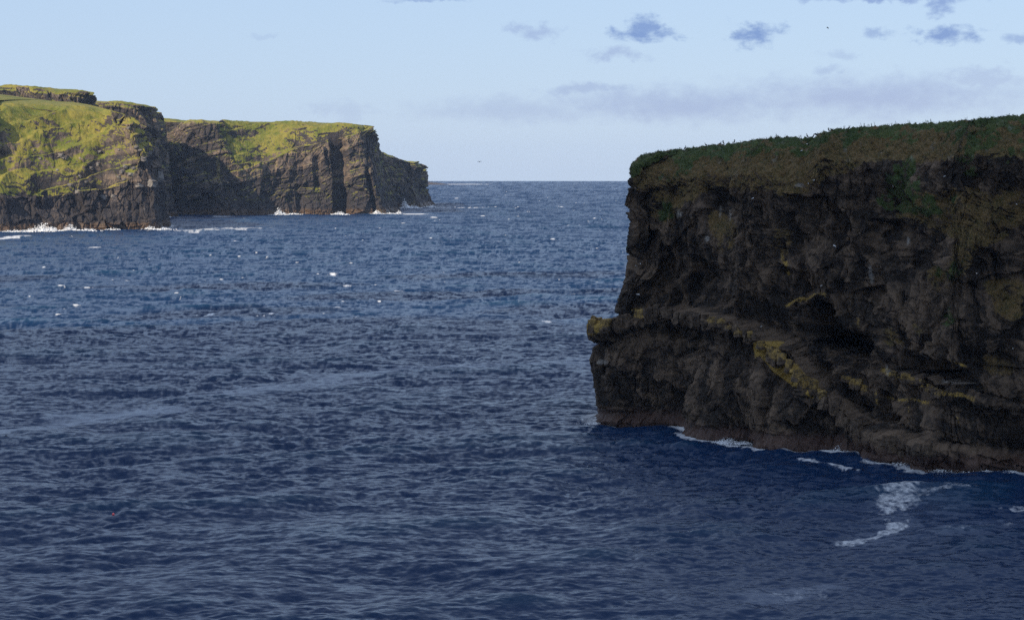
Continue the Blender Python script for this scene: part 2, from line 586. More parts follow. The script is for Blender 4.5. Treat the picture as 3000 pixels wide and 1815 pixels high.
PN = loft(cN, nN, zedgeN, near_inset, 400, SPN, 46, ZSN)
M, K = PN.shape[:2]
N0 = grid_normals(PN)
if (N0[M // 3, 100] @ np.array([-.75, -.66, 0])) < 0:
    N0 = -N0
px, py = proj(PN)
X, Y, Z = (PN[..., i].astype(f32) for i in range(3))
S = np.broadcast_to(sN[:, None], Z.shape).astype(f32)
stp = np.clip(1 - N0[..., 2] * 1.3, 0, 1)                    # 1 on walls
wob = 60 * fbm(X / 9, Y / 9, Z / 9, 4, seed=40)              # ragged edges for painted regions

CAVES = [([(2348, 900), (2400, 886), (2432, 895), (2445, 935), (2480, 968), (2550, 998), (2566, 1018), (2545, 1050), (2490, 1048), (2420, 1012), (2362, 985), (2345, 940)], 22.0),
         ([(2700, 1050), (2770, 1058), (2830, 1095), (2875, 1130), (2880, 1152), (2810, 1146), (2730, 1132), (2680, 1095), (2685, 1045)], 20.0),
         ([(2475, 1130), (2520, 1150), (2560, 1190), (2555, 1215), (2510, 1195), (2470, 1160)], 6.0),
         ([(2580, 1140), (2625, 1165), (2650, 1235), (2600, 1250), (2580, 1200)], 6.0),
         ([(2390, 1045), (2420, 1070), (2405, 1110), (2375, 1080)], 4.5),
         ([(2020, 745), (2060, 760), (2120, 850), (2160, 900), (2060, 905), (1990, 860)], 3.8),
         ([(1880, 700), (1935, 740), (1945, 860), (1900, 890), (1850, 860)], 3.4),
         ([(2320, 560), (2420, 570), (2490, 650), (2500, 720), (2430, 760), (2350, 700)], 4.2),
         ([(2540, 640), (2640, 650), (2760, 720), (2740, 800), (2620, 790), (2530, 740)], 3.2),
         ([(2860, 720), (2930, 740), (2960, 820), (2900, 860), (2840, 800)], 3.4),
         ([(2270, 770), (2330, 790), (2350, 850), (2290, 900), (2240, 860)], 3.2),
         ([(1940, 955), (2060, 965), (2070, 1030), (2010, 1050), (1950, 1000)], 2.8),
         ([(1965, 1140), (2020, 1130), (2035, 1180), (1985, 1200)], 2.6)]
dep = np.zeros_like(Z)
for poly, dd in CAVES:
    sd = sdf(px + wob * .18, py + wob * .18, poly)
    pa = np.array(poly)
    fall = 1 - .55 * np.clip((py - pa[:, 1].min()) / np.ptp(pa[:, 1]), 0, 1) if dd < 5 else 1.0     # deepest under its lip
    dep += (dd * (1 if dd > 5 else 1.5) * fall * sst(sd, 8 if dd > 5 else 5, -4 if dd > 5 else -20) * stp).astype(f32)
    if dd > 15:
        dep -= (1.6 * np.exp(-((sd - 20) / 11) ** 2) * sst(py, pa[:, 1].max() - 20, pa[:, 1].min() + 30) * stp).astype(f32)      # rounded lip

big = fbm(X / 17, Y / 17, Z / 17, 3, seed=1)
flute = fbm(S / 4.2, Z / 26, X * 0, 4, .55, seed=7, ridge=True)
dipq = Z + .30 * np.maximum(150 - S, 0) * sst(px, 2050, 2400) + 2.2 * gn(X / 14, Y / 14, Z / 10, 9)
lay = layer_rand(dipq / 1.5, 4) - .5
lay2 = layer_rand(dipq / .45, 6) - .5
f1, f2, cid = worley(S / 1.9 + .5 * gn(S / 3, Z / 3, 0, 12), dipq / 2.9, 11)
crack = sst(f2 - f1, .16, 0.0)
fine = fbm(X / 2.2, Y / 2.2, Z / 2.2, 4, .55, seed=21)
amp = .35 + .65 * stp
g1, g2, gid = worley(S / 6.5 + .8 * gn(S / 9, Z / 9, 0, 14), dipq / 9.0, 15)
alc = fbm(S / 13, Z / 16, X * 0, 3, .42, seed=61)
alc = np.where(alc > 0, alc * .8, alc * 1.9)
jnt = sst(np.abs(gn(S / 3.4 + .6 * gn(S / 5, Z / 7, 0, 63), Z / 30, X * 0, 62)), .09, .0)
jnt = jnt * sst(gn(S / 12, Z / 12, X * 0, 64), -.1, .3)
wx = S + 1.2 * gn(S / 4, Z / 4, X * 0, 91) + .5 * gn(S / 1.3, Z / 1.3, X * 0, 92)
wz = dipq + 1.2 * gn(S / 4, Z / 4, X * 0, 93) + .5 * gn(S / 1.3, Z / 1.3, X * 0, 94)
fa, ga = facet(wx / 7.5, wz / 10.5, 95, 1.6)
fb, gb = facet(wx / 2.6, wz / 4.2, 96, 1.6)
fc, gc = facet(wx / .95, wz / 1.25, 97, 1.6)
bedz = sst(gn(X / 20, Y / 20, Z / 14, 98), -.1, .35)          # where the thin beds show
disp = amp * (2.4 * big + 4.8 * alc + 1.0 * flute + 2.3 * fa + .85 * fb + .28 * fc - .55 * sst(gb, .08, 0.) * sst(fb + big, -.2, .3) - .10 * sst(gc, .12, 0.)
              + bedz * (.55 * lay + .28 * lay2) - .9 * jnt + .34 * fine)
disp = disp - disp[:, 60:330][front > .5].mean()
up = np.clip((Z - (zedgeN[:, None] - 13)) / 6, 0, 1)       # turf cushions towards the brink
cush = .6 * (1 - 2 * np.abs(gn(X / 1.7, Y / 1.7, Z / 1.7, 31))) + .4 * (1 - 2 * np.abs(gn(X / .8, Y / .8, Z / .8, 32)))
disp = disp * (1 - .72 * up * (1 - .4 * stp)) + up * (.75 * cush + 1.3 * fbm(X / 3.5, Y / 3.5, Z / 3.5, 4, seed=33))
disp = disp * sst(np.abs(zedgeN[:, None] - Z), -1, .01) - dep
PN = PN + N0 * disp[..., None]
NN = grid_normals(PN)
if (NN[M // 3, 100] @ np.array([-.75, -.66, 0])) < 0:
    NN = -NN


def fit_side(P, prof, left, reach, bins=8.0):
    """pull the end of a headland to its outline as surveyed: height by height"""
    px_, py_ = proj(P)
    ys = np.arange(prof[0][0], prof[-1][0], bins)
    dl = np.zeros(len(ys)); ex = np.zeros(len(ys))
    for i, y0 in enumerate(ys):
        m = np.abs(py_ - y0) < bins
        ext = (px_[m].min() if left else px_[m].max()) if m.any() else interp(y0, prof)
        ex[i] = ext
        dl[i] = interp(y0, prof) - ext
    dd = np.interp(py_, ys, dl); e_ = np.interp(py_, ys, ex)
    w = sst(np.abs(px_ - e_), reach, reach * .08)
    P = P.copy()
    P[..., 0] += dd * w * P[..., 1] / F
    return P


def fit_top(P, sky, lo, hi, zfrom, zto, bins=6.0):
    px_, py_ = proj(P)
    xs = np.arange(lo, hi, bins)
    dl = np.zeros(len(xs))
    for i, x0 in enumerate(xs):
        m = np.abs(px_ - x0) < bins
        dl[i] = interp(x0, sky) - py_[m].min() if m.any() else 0
    dl = np.clip(np.convolve(np.pad(dl, 2, 'edge'), np.ones(5) / 5, 'valid'), -40, 40)
    P = P.copy()
    P[..., 2] -= np.interp(px_, xs, dl) * sst(P[..., 2], zfrom, zto) * P[..., 1] / F
    return P


SIL_NEAR = [(482, 1852), (500, 1838), (560, 1838), (585, 1832), (610, 1828), (650, 1842), (720, 1834), (745, 1830), (760, 1838), (800, 1830), (850, 1818), (880, 1806), (905, 1798),
            (926, 1786), (934, 1760), (940, 1718), (980, 1718), (1000, 1726), (1020, 1735), (1050, 1726), (1065, 1727), (1110, 1734), (1150, 1740), (1200, 1746), (1212, 1740), (1236, 1724)]
PN = fit_side(PN, SIL_NEAR, True, 330)
PN = fit_top(PN, SKY_NEAR, 1845, 3030, 50, 60)
NN = grid_normals(PN)
if (NN[M // 3, 100] @ np.array([-.75, -.66, 0])) < 0:
    NN = -NN
px, py = proj(PN)
X, Y, Z = (PN[..., i].astype(f32) for i in range(3))

topline = interp(px, [(1700, 560), (1850, 545), (1900, 560), (2000, 540), (2150, 515), (2300, 495), (2450, 470), (2560, 455), (2650, 470), (2760, 450), (2850, 500), (3000, 540)])
mot = fbm(X / 2.4, Y / 2.4, Z / 2.4, 4, .6, seed=44)
skyl = interp(px, SKY_NEAR)
green = np.clip(sst(topline - 40 + wob * 1.2 - py, -45, 30) * (.34 + .36 * sst(py - skyl, 60, 10) + 1.3 * fbm(X / 4, Y / 4, Z / 3, 3, .6, seed=46) + .4 * mot), 0, 1)
GP = [[(2570, 560), (2660, 440), (2680, 470), (2690, 540), (2720, 560), (2760, 620), (2700, 640), (2600, 620), (2540, 590)],
      [(2800, 460), (2860, 470), (2870, 520), (2820, 520)], [(2770, 560), (2840, 570), (2830, 610), (2760, 590)],
      [(2770, 760), (2800, 740), (2830, 770), (2780, 830), (2740, 850)], [(2755, 905), (2800, 900), (2810, 950), (2765, 975)],
      [(1905, 590), (1970, 580), (1975, 640), (1920, 650)], [(1832, 715), (1850, 710), (1850, 745), (1830, 745)]]
for poly in GP:
    green = np.maximum(green, sst(sdf(px + wob * .8, py + wob * .6, poly), 14, -18) * np.clip(.60 + 1.0 * mot, 0, 1))
BP = [[(1840, 470), (1850, 545), (1960, 620), (2060, 560), (2200, 560), (2330, 590), (2420, 510), (2600, 470), (2700, 480), (2860, 460), (3010, 470), (3010, 330), (2000, 400)],
      [(1900, 590), (1975, 545), (1985, 625), (1940, 650), (1895, 630)], [(2600, 560), (2780, 540), (2900, 560), (3010, 520), (3010, 640), (2900, 720), (2760, 860), (2720, 830), (2800, 700), (2640, 650)],
      [(2090, 620), (2150, 640), (2145, 720), (2100, 740), (2080, 680)], [(2280, 680), (2340, 690), (2320, 760), (2260, 740)],
      [(2580, 970), (2640, 960), (2650, 1010), (2600, 1020)], [(2680, 950), (2710, 960), (2700, 1000)], [(2880, 830), (2960, 800), (3010, 840), (3010, 960), (2930, 930)]]
brown = np.zeros_like(Z)
for poly in BP:
    brown = np.maximum(brown, .8 * sst(sdf(px + wob * .8, py + wob * .6, poly), 22, -25))
brown = np.clip(brown * (.62 + .8 * (NN[..., 2] + .25) + .6 * mot), 0, 1)
LP = [([(1716, 945), (1750, 936), (1786, 936)], 22), ([(1845, 918), (1875, 905)], 10), ([(2050, 925), (2085, 945)], 12), ([(2100, 955), (2150, 960)], 14),
      ([(2215, 1010), (2220, 1040)], 17), ([(2240, 1003), (2290, 1003)], 8), ([(2270, 1040), (2340, 1095), (2385, 1130), (2400, 1160)], 22),
      ([(2480, 1108), (2525, 1140)], 17), ([(2560, 1140), (2570, 1190)], 12), ([(2590, 1085), (2700, 1130), (2790, 1155), (2850, 1170)], 16),
      ([(2600, 1160), (2720, 1180)], 12), ([(2510, 930), (2515, 970)], 11), ([(2300, 890), (2330, 870), (2420, 865)], 14), ([(2805, 1220), (2808, 1240)], 9),
      ([(2660, 1165), (2670, 1220)], 8), ([(2780, 1050), (2830, 1070), (2840, 1090)], 12), ([(2290, 720), (2310, 800)], 14)]
lich = np.zeros_like(Z)
drip = fbm(S / 1.1, Z / 2.6, X * 0, 4, .6, seed=51)
for ln, wd in LP:
    lich = np.maximum(lich, sst(dline(px + wob * .35, py + wob * .35, ln) + 5, wd * 1.5, wd * .3) * np.clip(.50 + .55 * drip + .3 * np.clip(NN[..., 2], -.5, .6), 0, .8))
slab = sdf(px + wob * .12, py + wob * .12, [(2205, 1002), (2240, 998), (2300, 1003), (2275, 1025), (2335, 1072), (2395, 1132), (2408, 1165), (2388, 1172), (2330, 1135), (2268, 1090), (2228, 1042), (2212, 1048)])
lich = np.maximum(lich, sst(slab, 7, -6) * np.clip(1.0 + .4 * drip, 0, 1.2))
slab = sdf(px + wob * .1, py + wob * .1, [(1712, 938), (1788, 930), (1788, 955), (1760, 968), (1735, 985), (1712, 975)])
lich = np.maximum(lich, sst(slab, 5, -6) * np.clip(.8 + .5 * drip, 0, 1.1))
wet = .8 * sst(Z + 1.6 * fine, 4.4, 2.0)
tone = .44 + .42 * fbm(X / 7, Y / 7, Z / 11, 4, seed=66) + .14 * lay * bedz + .16 * fb + .12 * fc + .22 * sst(Z, z1[:, None] - 3.2, z1[:, None] - 2.2) * sst(Z, z1[:, None] + 1.0, z1[:, None])
rust = sst(sdf(px + wob * .5, py + wob * .5, [(2830, 1040), (2900, 1030), (2980, 1060), (2990, 1110), (2900, 1100)]), 15, -15)
brown = np.maximum(brown, .5 * rust)
pale = (.30 * sst(mot + .5 * fine, .28, .6) * sst(py - topline, 25, -10)).astype(f32)
for cx, cy, rx, ry in [(1760, 1060, 20, 10), (2112, 625, 4, 22), (2138, 625, 4, 22), (1990, 625, 10, 14), (2600, 1085, 5, 16), (2770, 1115, 10, 5), (2340, 540, 16, 7), (2072, 700, 8, 8), (2662, 705, 4, 14), (2550, 800, 9, 30)]:
    r = np.hypot((px - cx + wob * .12) / rx, (py - cy + wob * .12) / ry)
    pale = np.maximum(pale, .5 * sst(r + .8 * fine, 1.1, .4))
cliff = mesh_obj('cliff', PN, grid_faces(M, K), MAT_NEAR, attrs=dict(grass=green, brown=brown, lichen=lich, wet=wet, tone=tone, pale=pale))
tag(cliff, 'dark layered sea cliff with turf along its brink and ochre lichen on its ledge', kind='structure')
NEAR = dict(P=PN.reshape(-1, 3), N=NN.reshape(-1, 3), px=px.ravel(), py=py.ravel(), grass=green.ravel(), brown=brown.ravel(), S=S.ravel(), lich=lich.ravel())

# ---- far headlands -----------------------------------------------------------------------------
HEAD = {}


def headland(name, label, base_px, tail, sky, inset_maker, spine, rise, rows, cap, steppx, scale=1.0, wall_top=None, turf=0.0, extra=None, seed=0, dip=(-.5, 0.), side=None):
    base = [water(*p) for p in base_px] + tail
    pxlo, pxhi = -120, 1400
    def st(p, q):
        return np.where((p > pxlo) & (p < pxhi), steppx * q[:, 1] / F, 9.0) * np.where(np.arange(len(p)) > len(p) * .93, 3, 1)
    c, s = curve(base, st)
    n = smooth_normals(c, s, 28.0 * scale, -1)
    pxc = 1500 + F * c[:, 0] / c[:, 1]
    ze = None
    ins0 = 30.0
    for _ in range(2):
        xx = c - n * ins0 if np.isscalar(ins0) else c - n * ins0[:, None]
        pe = 1500 + F * xx[:, 0] / xx[:, 1]
        ze = H + (EYE - interp(pe, sky)) * xx[:, 1] / F
        back = sst(n[:, 1], .05, .4)
        ze = ze + (np.minimum(ze, rise[0] + (rise[1] - rise[0]) * spine_t(c, *spine) - 4) - ze) * back
        fn = inset_maker(c, n, s, pxc, ze)
        ins0 = fn(ze[:, None])[:, 0]
    P = loft(c, n, ze, fn, rows, spine, cap, rise)
    N0 = grid_normals(P)
    mid = int(len(c) * .3)
    if N0[mid, 10] @ np.array([n[mid, 0], n[mid, 1], 0]) < 0:
        N0 = -N0
    px, py = proj(P)
    X, Y, Z = (P[..., i].astype(f32) for i in range(3))
    S = np.broadcast_to(s[:, None], Z.shape).astype(f32)
    steep = np.clip(1.25 - N0[..., 2] * 1.5, 0.0, 1)
    big = fbm(X / 75, Y / 75, Z / 75, 3, seed=seed + 1)
    but = fbm(S / 24, Z / 110, X * 0, 4, .55, seed=seed + 2, ridge=True)
    q = Z + dip[0] * S + 9 * gn(X / 60, Y / 60, Z / 45, seed + 3)
    lay = layer_rand(q / 7.0, seed + 4) - .5
    lay2 = layer_rand(q / 2.3, seed + 5) - .5
    f1, f2, cid = worley(S / 8 + .6 * gn(S / 12, Z / 12, 0, seed + 6), q / 9, seed + 6)
    crack = sst(f2 - f1, .15, 0.)
    fine = fbm(X / 9, Y / 9, Z / 9, 4, .55, seed=seed + 8)
    # terraces across the slopes: rock risers between sheets of turf
    tq = Z + dip[1] * S + 16 * fbm(X / 70, Y / 70, Z / 50, 3, seed=seed + 9)
    fr = tq / 17.0 - np.floor(tq / 17.0)
    ter = (sst(fr, .0, .3) - fr) * (.4 + .9 * np.clip(.4 + 1.2 * gn(X / 45, Y / 45, Z / 45, seed + 10), 0, 1))
    wl = (wall_top(px) if wall_top else np.full(px.shape, -1e3))
    slopey = (1 - steep) * sst(Z, 8, 30)
    edge = sst(np.arange(P.shape[1])[None, :] + 0 * Z, rows + 14, rows - 4)
    wx = S + 4 * gn(S / 15, Z / 15, X * 0, seed + 21); wz = q + 4 * gn(S / 15, Z / 15, X * 0, seed + 22)
    fa, ga = facet(wx / 26, wz / 34, seed + 23, 1.6)
    fb, gb = facet(wx / 8.5, wz / 11, seed + 24, 1.6)
    disp = steep * (6.0 * big + 3.0 * but + (2.2 if seed >= 300 else 1.7) * lay + (1.0 if seed >= 300 else .7) * lay2 + 7.0 * fa + (2.4 if seed >= 300 else 3.2) * fb - 1.4 * sst(gb, .12, 0.) + 2.0 * fine)
    disp = disp * (.15 + .85 * sst(ze[:, None] - Z, 0, 9))
    disp = disp + slopey * edge * (-16.0 * ter + 4.0 * big + 1.8 * fine) + (1 - edge) * .5 * fine
    if extra is not None:
        disp = disp - extra(px, py, Z, S, s, fine)
    P = P + N0 * (disp * scale)[..., None]
    if side:
        P = fit_side(P, side, False, 130, 5.0)
    N = grid_normals(P)
    if N[mid, 10] @ np.array([n[mid, 0], n[mid, 1], 0]) < 0:
        N = -N
    px, py = proj(P)
    Z = P[..., 2].astype(f32)
    patch = fbm(X / 40, Y / 40, Z / 30, 4, seed=seed + 12)
    gr = sst(N[..., 2] + .16 * patch + .10 * fine + (turf(px, py) if callable(turf) else turf), .36, .56)
    if wall_top:
        gr = gr * sst(wl - py + 9 * fine, -6, 6)
    gr = gr * sst(Z, 12, 22)
    gr = np.where(np.arange(P.shape[1])[None, :] > rows, np.maximum(gr, .9), gr)
    wet = sst(Z + 3 * fine, 9, 5)
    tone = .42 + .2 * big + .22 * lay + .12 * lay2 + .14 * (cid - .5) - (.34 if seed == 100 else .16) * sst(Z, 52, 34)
    lich = .42 * sst(Z, 30, 8) * sst(patch, .1, .5)
    pale = .35 * sst(fine + .4 * lay, .55, .8) * (1 - gr)
    brown = .35 * sst(patch, -.1, .6) * sst(Z, 40, 90)
    red = sst(np.abs(px - 640 + 6 * fine), 8, 2) * sst(np.abs(py - 495), 45, 20) if name == 'headland' and seed == 300 else 0 * Z
    brown = np.maximum(brown, .8 * red)
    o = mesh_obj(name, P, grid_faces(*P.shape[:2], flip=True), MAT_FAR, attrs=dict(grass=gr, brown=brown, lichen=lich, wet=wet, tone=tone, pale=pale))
    tag(o, label, kind='structure')
    HEAD[seed] = dict(P=P.reshape(-1, 3), N=N.reshape(-1, 3), px=px.ravel(), py=py.ravel(), grass=gr.ravel(), base=c, obj=o, foot=P[::10, 8, :2])
    return o


# A: grassy headland at the frame's side, rock wall at its foot
def zat(py, Yd):
    return H + (EYE - py) * Yd / F


A_WALL = lambda p: interp(p, [(-400, 570), (0, 572), (160, 574), (230, 560), (330, 552), (365, 538), (390, 520), (430, 470), (470, 440), (520, 400)])


def a_inset(c, n, s, p, ze):
    zw = zat(A_WALL(p), c[:, 1])[:, None]
    zr = zat(interp(p, [(-400, 450), (60, 450), (110, 440)]), c[:, 1] + 45)[:, None]
    left = sst(p, 125, 85)[:, None]
    nose = sst(p, 330, 470)[:, None]
    e = ze[:, None]
    def fn(Z):
        wall = np.clip(Z, 0, None) * .10 + 3.0 * sst(Z, 10, 26)
        slope = np.maximum(Z - zw, 0) * (.85 - .50 * nose)
        cliffy = np.clip(Z - zw, 0, np.maximum(zr - zw, 1)) * 1.05 + np.maximum(Z - zr, 0) * .12
        top = np.maximum(Z - (e - 14), 0) * .7 + np.maximum(Z - (e - 5), 0) * 1.6
        return wall + slope * (1 - left) + cliffy * left + top
    return fn


headland('headland', 'nearest grassy headland with a dark rock wall along its foot and white surf',
         [(-420, 684), (-150, 680), (0, 678), (150, 675), (300, 673), (420, 672), (470, 671), (497, 668)],
         [(-350, 2600), (-362, 2700), (-420, 2860), (-700, 2960), (-1000, 2960)],
         [(-600, 270), (-100, 292), (0, 300), (120, 305), (250, 312), (330, 325), (390, 343), (415, 352), (440, 395), (470, 470), (500, 510)],
         a_inset, ((-1000, 2800), (-520, 2780)), (200, 140), 250, 50, 0.85,
         wall_top=A_WALL, turf=.12, seed=100, dip=(-.12, -.30), side=[(345, 405), (360, 416), (385, 425), (440, 455), (470, 468), (500, 481), (515, 487), (540, 488), (600, 488), (620, 492), (640, 500), (668, 502)])


# B: two rock shoulders rising behind it
def b_inset(c, n, s, p, ze):
    e = ze[:, None]
    def fn(Z):
        return np.clip(Z, 0, None) * .13 + np.maximum(Z - (e - 8), 0) * .35 + np.maximum(Z - (e - 2.5), 0) * 1.6
    return fn


def wp(p, Yd):
    return ((p - 1500) * Yd / F, Yd)


def from_plan(pts):     # plan point -> the water pixel it lies on
    return [(1500 + F * x / y, EYE + H * F / y) for x, y in pts]


headland('headland', 'rocky shoulder with a turf cap rising behind the grassy headland, the taller block',
         from_plan([wp(-320, 2870), wp(-100, 2865), wp(60, 2870), wp(180, 2872), wp(270, 2885), wp(312, 2910)]),
         [(-478, 2960), (-500, 3050), (-640, 3100), (-900, 3080)],
         [(-400, 236), (-100, 240), (0, 245), (100, 251), (170, 257), (220, 264), (275, 270), (288, 282), (300, 300)],
         b_inset, ((-900, 3000), (-570, 3000)), (171, 162.5), 170, 16, 1.0, seed=200, turf=-.12, dip=(.25, .25), side=[(268, 282), (275, 288), (310, 292), (340, 296)])
headland('headland', 'rocky shoulder whose shaded end wall drops into the narrow bay',
         from_plan([wp(60, 3075), wp(200, 3070), wp(330, 3075), wp(430, 3090), wp(485, 3120), wp(512, 3150)]),
         [(-444, 3190), (-470, 3260), (-560, 3330), (-760, 3330)],
         [(0, 270), (285, 289), (340, 293), (400, 301), (450, 311), (468, 320), (484, 352), (494, 390), (520, 480)],
         b_inset, ((-760, 3220), (-515, 3220)), (167, 151), 190, 16, 1.0, seed=250, turf=-.10, dip=(.2, .25), side=[(312, 464), (330, 474), (345, 480), (375, 489), (450, 495), (520, 503), (560, 506), (600, 514), (620, 522), (636, 528)])


# C: long flat-topped headland across the bay
def c_inset(c, n, s, p, ze):
    e = ze[:, None]
    zg = zat(interp(p, [(440, 345), (620, 352), (660, 420), (690, 480), (800, 470), (860, 440), (960, 412), (1010, 400), (1080, 382), (1120, 378)]), c[:, 1] + 30)[:, None]
    zg = np.minimum(zg, e - 4)
    nose = sst(p, 1060, 1170)[:, None]
    def fn(Z):
        zz = np.clip(Z, 0, None)
        return zz * .14 + nose * (11 * (1 - zz / 140)**2 * -1 + 11) + np.maximum(Z - zg, 0) * .80 + np.maximum(Z - (e - 4), 0) * 1.5
    return fn


def c_extra(px, py, Z, S, s, fine):
    w = 7 * fine
    def notch(line, half, depth):
        x = interp(py, line)
        return depth * sst(np.abs(px - x + w), half * 1.25, half * .55)
    top = sst(py, 385, 425)
    d = notch([(380, 985), (430, 992), (520, 1000), (628, 1002)], 24, 26) * top
    d = d + notch([(490, 1076), (560, 1092), (628, 1106)], 9, 14) * sst(py, 480, 510)
    d = d + notch([(470, 925), (540, 930), (570, 930)], 10, 6) * sst(py, 450, 470) * sst(py, 570, 540)
    d = d + notch([(550, 860), (628, 880)], 28, 6) * sst(py, 540, 580)
    return d


headland('headland', 'long flat-topped headland of dipping rock beds with a turf slope and dark clefts',
         [(410, 629), (470, 629), (560, 630), (680, 630), (760, 629), (850, 628), (950, 627.5), (1050, 627), (1120, 626.5), (1158, 626), (1178, 623)],
         [(-154, 3560), (-150, 3680), (-200, 3900), (-400, 3960), (-620, 3900)],
         [(380, 344), (480, 346), (560, 350), (700, 352), (850, 353), (960, 357), (1050, 364), (1090, 370), (1112, 383), (1135, 400), (1200, 440)],
         c_inset, ((-600, 3640), (-250, 3650)), (136, 131), 240, 18, 0.85, turf=lambda x, y: -.22 + .34 * sst(sdf(x, y, [(640, 350), (1110, 372), (1080, 386), (990, 402), (900, 425), (830, 455), (760, 500), (690, 520), (660, 430)]), 30, -20), extra=c_extra, seed=300, dip=(-.28, -.18), side=[(372, 1100), (378, 1110), (388, 1115), (430, 1113), (440, 1116), (460, 1121), (510, 1140), (560, 1155), (600, 1167), (626, 1181)])


# D: lower nose beyond it
def d_inset(c, n, s, p, ze):
    e = ze[:, None]
    nose = sst(p, 1230, 1275)[:, None]
    def fn(Z):
        zz = np.clip(Z, 0, None)
        return zz * .06 + nose * 14 * sst(Z, 0, 45) + np.maximum(Z - (e - 3), 0) * 1.5
    return fn


headland('headland', 'low square-ended rock nose beyond the long headland',
         [(1040, 612), (1100, 610), (1160, 608.5), (1210, 607.5), (1255, 607), (1283, 605.5)],
         [(-119, 4230), (-120, 4330), (-170, 4480), (-330, 4480)],
         [(1000, 430), (1115, 445), (1150, 452), (1185, 466), (1195, 468), (1240, 474), (1246, 486), (1258, 494), (1300, 500)],
         d_inset, ((-330, 4330), (-190, 4340)), (103, 79), 130, 12, 0.85, turf=-.14, seed=400, dip=(.15, .15), side=[(470, 1238), (476, 1244), (484, 1245), (487, 1257), (497, 1258), (530, 1255), (560, 1258), (575, 1264), (590, 1270), (606, 1286)])


# low skerries near the horizon
def reef():
    Yd = H * F / (541 - EYE)
    V, Fc = [], []
    rnd = random.Random(5)
    n, kx = 60, 9
    x0, x1 = (1130 - 1500) * Yd / F, (1322 - 1500) * Yd / F
    for i in range(n):
        x = x0 + (x1 - x0) * i / (n - 1)
        hgt = np.interp(i / (n - 1), [0, .55, .75, .9, 1], [21, 19, 11, 5, -1]) + rnd.uniform(-1.6, 1.6)
        for k in range(kx):
            a = math.pi * k / (kx - 1)
            V.append((x + rnd.uniform(-1, 1), Yd + 60 - math.cos(a) * 60 + rnd.uniform(-4, 4), -1 + max(hgt, .2) * math.sin(a) ** .7))
    q = grid_faces(n, kx)
    nv = len(V)
    z = np.zeros(nv)
    o = mesh_obj('reef', np.array(V), q, MAT_FAR, attrs=dict(grass=z, brown=z, lichen=z, wet=z + .3, tone=z + .3, pale=z))
    tag(o, 'low dark skerry at the horizon with white breakers beside it', kind='structure')


reef()

# ------------------------------------------------------------------ the sea
WDIR = np.array([0.30, -0.954])


def ocean_tile(L, n, kmin, kmax, rms, seed, wind=10.5, spread=.1):
    rng = np.random.default_rng(seed)
    k1 = 2 * np.pi * np.fft.fftfreq(n, L / n)
    kx, ky = np.meshgrid(k1, k1, indexing='ij')
    k = np.hypot(kx, ky); k[0, 0] = 1e-6
    Lp = wind ** 2 / 9.81
    ph = np.exp(-1 / (k * Lp) ** 2) / k ** 4
    cs = (kx * WDIR[0] + ky * WDIR[1]) / k
    ph *= (np.where(cs > 0, 1, .25) * (cs ** 2 * (1 - spread) + spread))
    ph *= (k >= kmin) & (k < kmax)
    h = np.sqrt(ph) * (rng.normal(size=(n, n)) + 1j * rng.normal(size=(n, n)))
    h[0, 0] = 0
    hz = np.fft.ifft2(h).real
    sc = rms / hz.std()
    h = h * sc
    hz = np.fft.ifft2(h).real
    dx = np.fft.ifft2(-1j * kx / k * h).real
    dy = np.fft.ifft2(-1j * ky / k * h).real
    jxx = np.fft.ifft2(kx * kx / k * h).real
    jyy = np.fft.ifft2(ky * ky / k * h).real
    jxy = np.fft.ifft2(kx * ky / k * h).real
    gx_ = np.fft.ifft2(1j * kx * h).real
    gy_ = np.fft.ifft2(1j * ky * h).real
    return L, n, np.stack([hz, dx, dy, jxx, jyy, jxy, gx_, gy_], -1).astype(f32)


def sample(tile, x, y, rot):
    L, n, A = tile
    c, s = math.cos(rot), math.sin(rot)
    u = (x * c + y * s) / L * n
    v = (-x * s + y * c) / L * n
    i, j = np.floor(u).astype(np.int64), np.floor(v).astype(np.int64)
    fu, fv = (u - i)[..., None], (v - j)[..., None]
    r = (A[i % n, j % n] * (1 - fu) * (1 - fv) + A[(i + 1) % n, j % n] * fu * (1 - fv)
         + A[i % n, (j + 1) % n] * (1 - fu) * fv + A[(i + 1) % n, (j + 1) % n] * fu * fv)
    dx = r[..., 1] * c - r[..., 2] * s
    dy = r[..., 1] * s + r[..., 2] * c
    return r[..., 0], dx, dy, r[..., 3], r[..., 4], r[..., 5], r[..., 6] * c - r[..., 7] * s, r[..., 6] * s + r[..., 7] * c


SEA_R = 14900.0
# rows: every ~0.85 render pixel in depth; columns: every ~0.85 pixel within the lens's reach
rows_py = np.r_[np.linspace(1870, 545, 545), np.linspace(544, 531, 10)]
rr = H * F / (rows_py - EYE)
rr = np.r_[2, 60, 140, 200, 240, 270, rr[rr > 285]]
rr[-1] = SEA_R
fine_a = np.radians(np.linspace(-15.5, 15.5, 1300))
coarse = np.radians(np.r_[np.linspace(15.9, 21, 10), np.linspace(24, 336, 79), np.linspace(339, 344.1, 10)])
ang = np.r_[fine_a, coarse, fine_a[:1] + 2 * np.pi]
R_, A_ = np.meshgrid(rr, ang, indexing='ij')
sx, sy = R_ * np.sin(A_), R_ * np.cos(A_)
t1 = ocean_tile(640.0, 512, 2 * np.pi / 640, 2 * np.pi / 18, .68, 2)
t2 = ocean_tile(151.0, 512, 2 * np.pi / 18, 2 * np.pi / .7, .22, 3, 4.6, .22)
w1 = sst(R_, 9000, 2500) * sst(R_, 20, 200)
w2 = sst(R_, 1500, 500) * sst(R_, 20, 200)
infan = (np.abs(np.arctan2(sx, sy)) < math.radians(15.6)).astype(float)
w2 = w2 * infan
grp = np.clip(.95 + 1.1 * fbm(sx / 19, sy / 30, sx * 0, 3, .6, seed=73), .25, 1.9)
